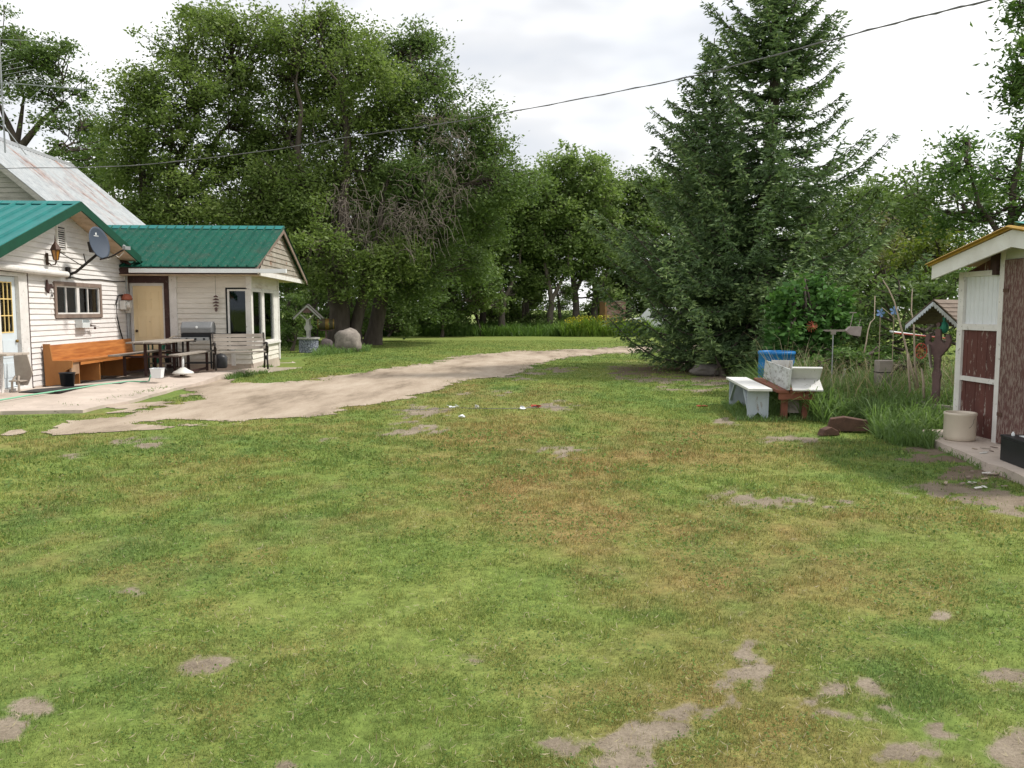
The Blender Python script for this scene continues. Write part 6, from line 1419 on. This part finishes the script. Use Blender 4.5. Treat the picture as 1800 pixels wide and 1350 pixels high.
# long grass strip in front of the far trees
def field(name, label, poly, n, h0, h1, w, m, seed, lean=.5, extra=None, cat='long grass'):
    rng = np.random.default_rng(seed); P = np.array(poly); x0, y0 = P.min(0); x1, y1 = P.max(0)
    X = rng.uniform(x0, x1, n*3); Y = rng.uniform(y0, y1, n*3)
    ins = np.zeros(len(X), bool); k = len(P)
    for i in range(k):
        ax, ay = P[i]; bx, by = P[(i+1) % k]
        ins ^= ((ay > Y) != (by > Y)) & (X < (bx-ax)*(Y-ay)/((by-ay) if by != ay else 1e-9)+ax)
    X, Y = X[ins][:n], Y[ins][:n]; n = len(X)
    cl = fbm(X*1.6, Y*1.6, seed, 3); h = (h0+(h1-h0)*rng.random(n))*(.55+.9*cl)
    if extra is not None: h = h*extra(X, Y)
    o = blades(name, X, Y, np.zeros(n), h, w*(.6+.8*rng.random(n)), rng, lean=lean, segs=3, attrs=dict(rnd=np.clip(.5*fbm(X*.9, Y*.9, seed+4, 3)+.5*rng.random(n), 0, 1)), mat_=m, curve=.6)
    if label: tag(o, label, cat, kind='stuff')
    return o
field('long_grass', 'strip of unmown dark green grass under the far tree line', [(-17,46),(-8,50.5),(7.5,50.5),(7.5,52.0),(20,52.0),(24,53),(24,58),(-22,58),(-22,47)], 42000, .45, .95, .05, FARGRASS, 401)
field('flowering_weeds', 'clump of yellow flowering weeds at the edge of the long grass', [(3.0,50),(8.2,50),(8.2,52),(2.8,52)], 2600, .6, 1.25, .06, leafmat('bright_weed', (.085,.16,.03), (.15,.24,.04), .35, (.24,.32,.05)), 402, cat='weeds')
rng = np.random.default_rng(9); n = 1500; X = 3.2+rng.random(n)**.8*4.6; C = np.stack([X, 50+rng.random(n)*1.6, .55+rng.random(n)*.75*np.clip(1.3-np.abs(X-5.2)*.28, .3, 1)], 1)
C = C[fbm(C[:,0]*2, C[:,1]*2, 5, 3) > .38]; V, Fq = leaves(C, np.full(len(C), .09), rng, .8); o = link('yellow_flowers', np_mesh('yellow_flowers', V, Fq, dict(rnd=np.repeat(rng.random(len(C)), 4))), YFLOWER); tag(o, 'yellow blossoms on the flowering weeds', 'flowers', kind='stuff')
# weed patch on the right
WP = [gp(1400,734), gp(1440,742), gp(1458,746), gp(1525,746), gp(1540,770), gp(1570,782), gp(1640,790), gp(1655,782), (5.15,10.5,0), (8.5,11.5,0), (8.5,16,0), (5.0,16.5,0), (4.45,13.6,0), (4.15,12.2,0)]
WP = [(p[0], p[1]) for p in WP]
field('weed_grass', 'dense patch of tall uncut grass and weeds between the benches and the shed', WP, 21000, .34, .70, .018, WEED, 403, lean=.75, extra=lambda X, Y: np.clip(.40+(Y-9.6)*.20, .35, 1.05), cat='weeds')
field('dry_stems', 'dry straw coloured stems standing in the weed patch', [(4.4,12.2),(7.2,11.2),(8,15),(4.6,15.5)], 1500, .6, 1.2, .008, STRAW, 404, lean=.45, cat='dry stems')
field('bench_grass', 'uncut grass fringe around the bench legs and spruce foot', [(3.9,12.5),(4.5,12.3),(4.9,15),(6.4,20),(5.6,21),(4.6,17)], 2600, .12, .3, .012, WEED, 405, lean=.8, cat='grass')
field('leg_grass', 'short grass tufts growing around the bench legs', [(3.25,11.9),(3.75,11.75),(4.4,11.9),(4.5,12.6),(4.3,14.2),(3.6,14.3)], 2600, .03, .12, .009, WEED, 408, lean=.8, cat='grass')
field('slab_grass', 'ragged grass tufts along the edge of the shed slab', [tuple(gp(1640,775).xy), tuple(gp(1660,784).xy), tuple(gp(1735,818).xy), tuple(gp(1795,840).xy), tuple(gp(1790,848).xy), tuple(gp(1725,825).xy), tuple(gp(1650,792).xy)], 700, .02, .09, .007, WEED, 409, lean=.8, cat='grass')
field('patio_edge_grass', 'grass tufts creeping over the edge of the concrete patio', [tuple(gp(-20,722).xy), tuple(gp(140,720).xy), tuple(gp(218,706).xy), tuple(gp(311,683).xy), tuple(gp(311,677).xy), tuple(gp(218,699).xy), tuple(gp(140,713).xy), tuple(gp(-20,715).xy)], 2600, .02, .10, .014, WEED, 410, lean=.9, cat='grass')
field('wall_weeds', 'low weeds at the edge of the concrete patio', [tuple(gp(389,662).xy), tuple(gp(440,654).xy), tuple(gp(480,648).xy), tuple(gp(470,656).xy), tuple(gp(400,668).xy)], 1800, .06, .2, .02, WEED, 406, lean=.8, cat='weeds')
field('rock_weeds', 'grassy weeds around the wishing well and boulders', [tuple(gp(548,626).xy), tuple(gp(600,622).xy), tuple(gp(650,618).xy), tuple(gp(650,612).xy), tuple(gp(560,614).xy)], 1500, .1, .3, .03, WEED, 407, lean=.7, cat='weeds')

# ------------------------------------------------------------------ light and sky
SUN_EL, SUN_AZ = R(52), R(82)      # azimuth clockwise from north
sd_ = bpy.data.lights.new('sun', 'SUN'); sd_.energy = 3.0; sd_.angle = R(5); sd_.color = (1, .95, .87)
so = bpy.data.objects.new('sun', sd_); COL.objects.link(so)
sv = Vector((math.sin(SUN_AZ)*math.cos(SUN_EL), math.cos(SUN_AZ)*math.cos(SUN_EL), math.sin(SUN_EL)))
so.rotation_euler = (-sv).to_track_quat('-Z', 'Y').to_euler()
w = bpy.data.worlds.new("World"); scene.world = w; w.use_nodes = True; nt = w.node_tree; nt.nodes.clear()
out = nt.nodes.new('ShaderNodeOutputWorld'); bg = N(nt, 'ShaderNodeBackground', _Strength=.1); nt.links.new(bg.outputs[0], out.inputs[0])
sky = nt.nodes.new('ShaderNodeTexSky'); sky.sky_type = 'NISHITA'; sky.sun_disc = False; sky.sun_elevation = SUN_EL; sky.sun_rotation = SUN_AZ
tc = nt.nodes.new('ShaderNodeTexCoord'); mp = nt.nodes.new('ShaderNodeMapping'); mp.inputs['Scale'].default_value = (1, 1, 2.6); mp.inputs['Location'].default_value = (2.3, .7, 1.1); nt.links.new(tc.outputs['Generated'], mp.inputs[0])
n1 = N(nt, 'ShaderNodeTexNoise', _Scale=2.1, _Detail=7.0, _Roughness=.5, _Distortion=.3); nt.links.new(mp.outputs[0], n1.inputs['Vector'])
n2 = N(nt, 'ShaderNodeTexNoise', _Scale=1.2, _Detail=5.0, _Roughness=.55); nt.links.new(mp.outputs[0], n2.inputs['Vector'])
cov = ramp(nt, n1.outputs[0], [(.34, (.80,.80,.80)), (.50, (1,1,1))])
cl = ramp(nt, n2.outputs[0], [(.34, (5.7,6.0,6.5)), (.43, (7.0,7.1,7.3)), (.50, (9.6,9.6,9.6))])
nt.links.new(mixc(nt, cov.outputs[0], sky.outputs[0], cl.outputs[0]), bg.inputs[0])

scene.view_settings.view_transform = 'Standard'; scene.view_settings.look = 'None'; scene.view_settings.exposure = 0.42; scene.view_settings.gamma = 1
scene.render.engine = 'CYCLES'
scene.cycles.max_bounces = 6; scene.cycles.diffuse_bounces = 3; scene.cycles.transparent_max_bounces = 8
scene.render.resolution_x = 1024; scene.render.resolution_y = 768

for o in scene.objects:
    l = o.get('label')
    if l and not (4 <= len(l.split()) <= 16): print('LABELLEN', len(l.split()), o.name, l)
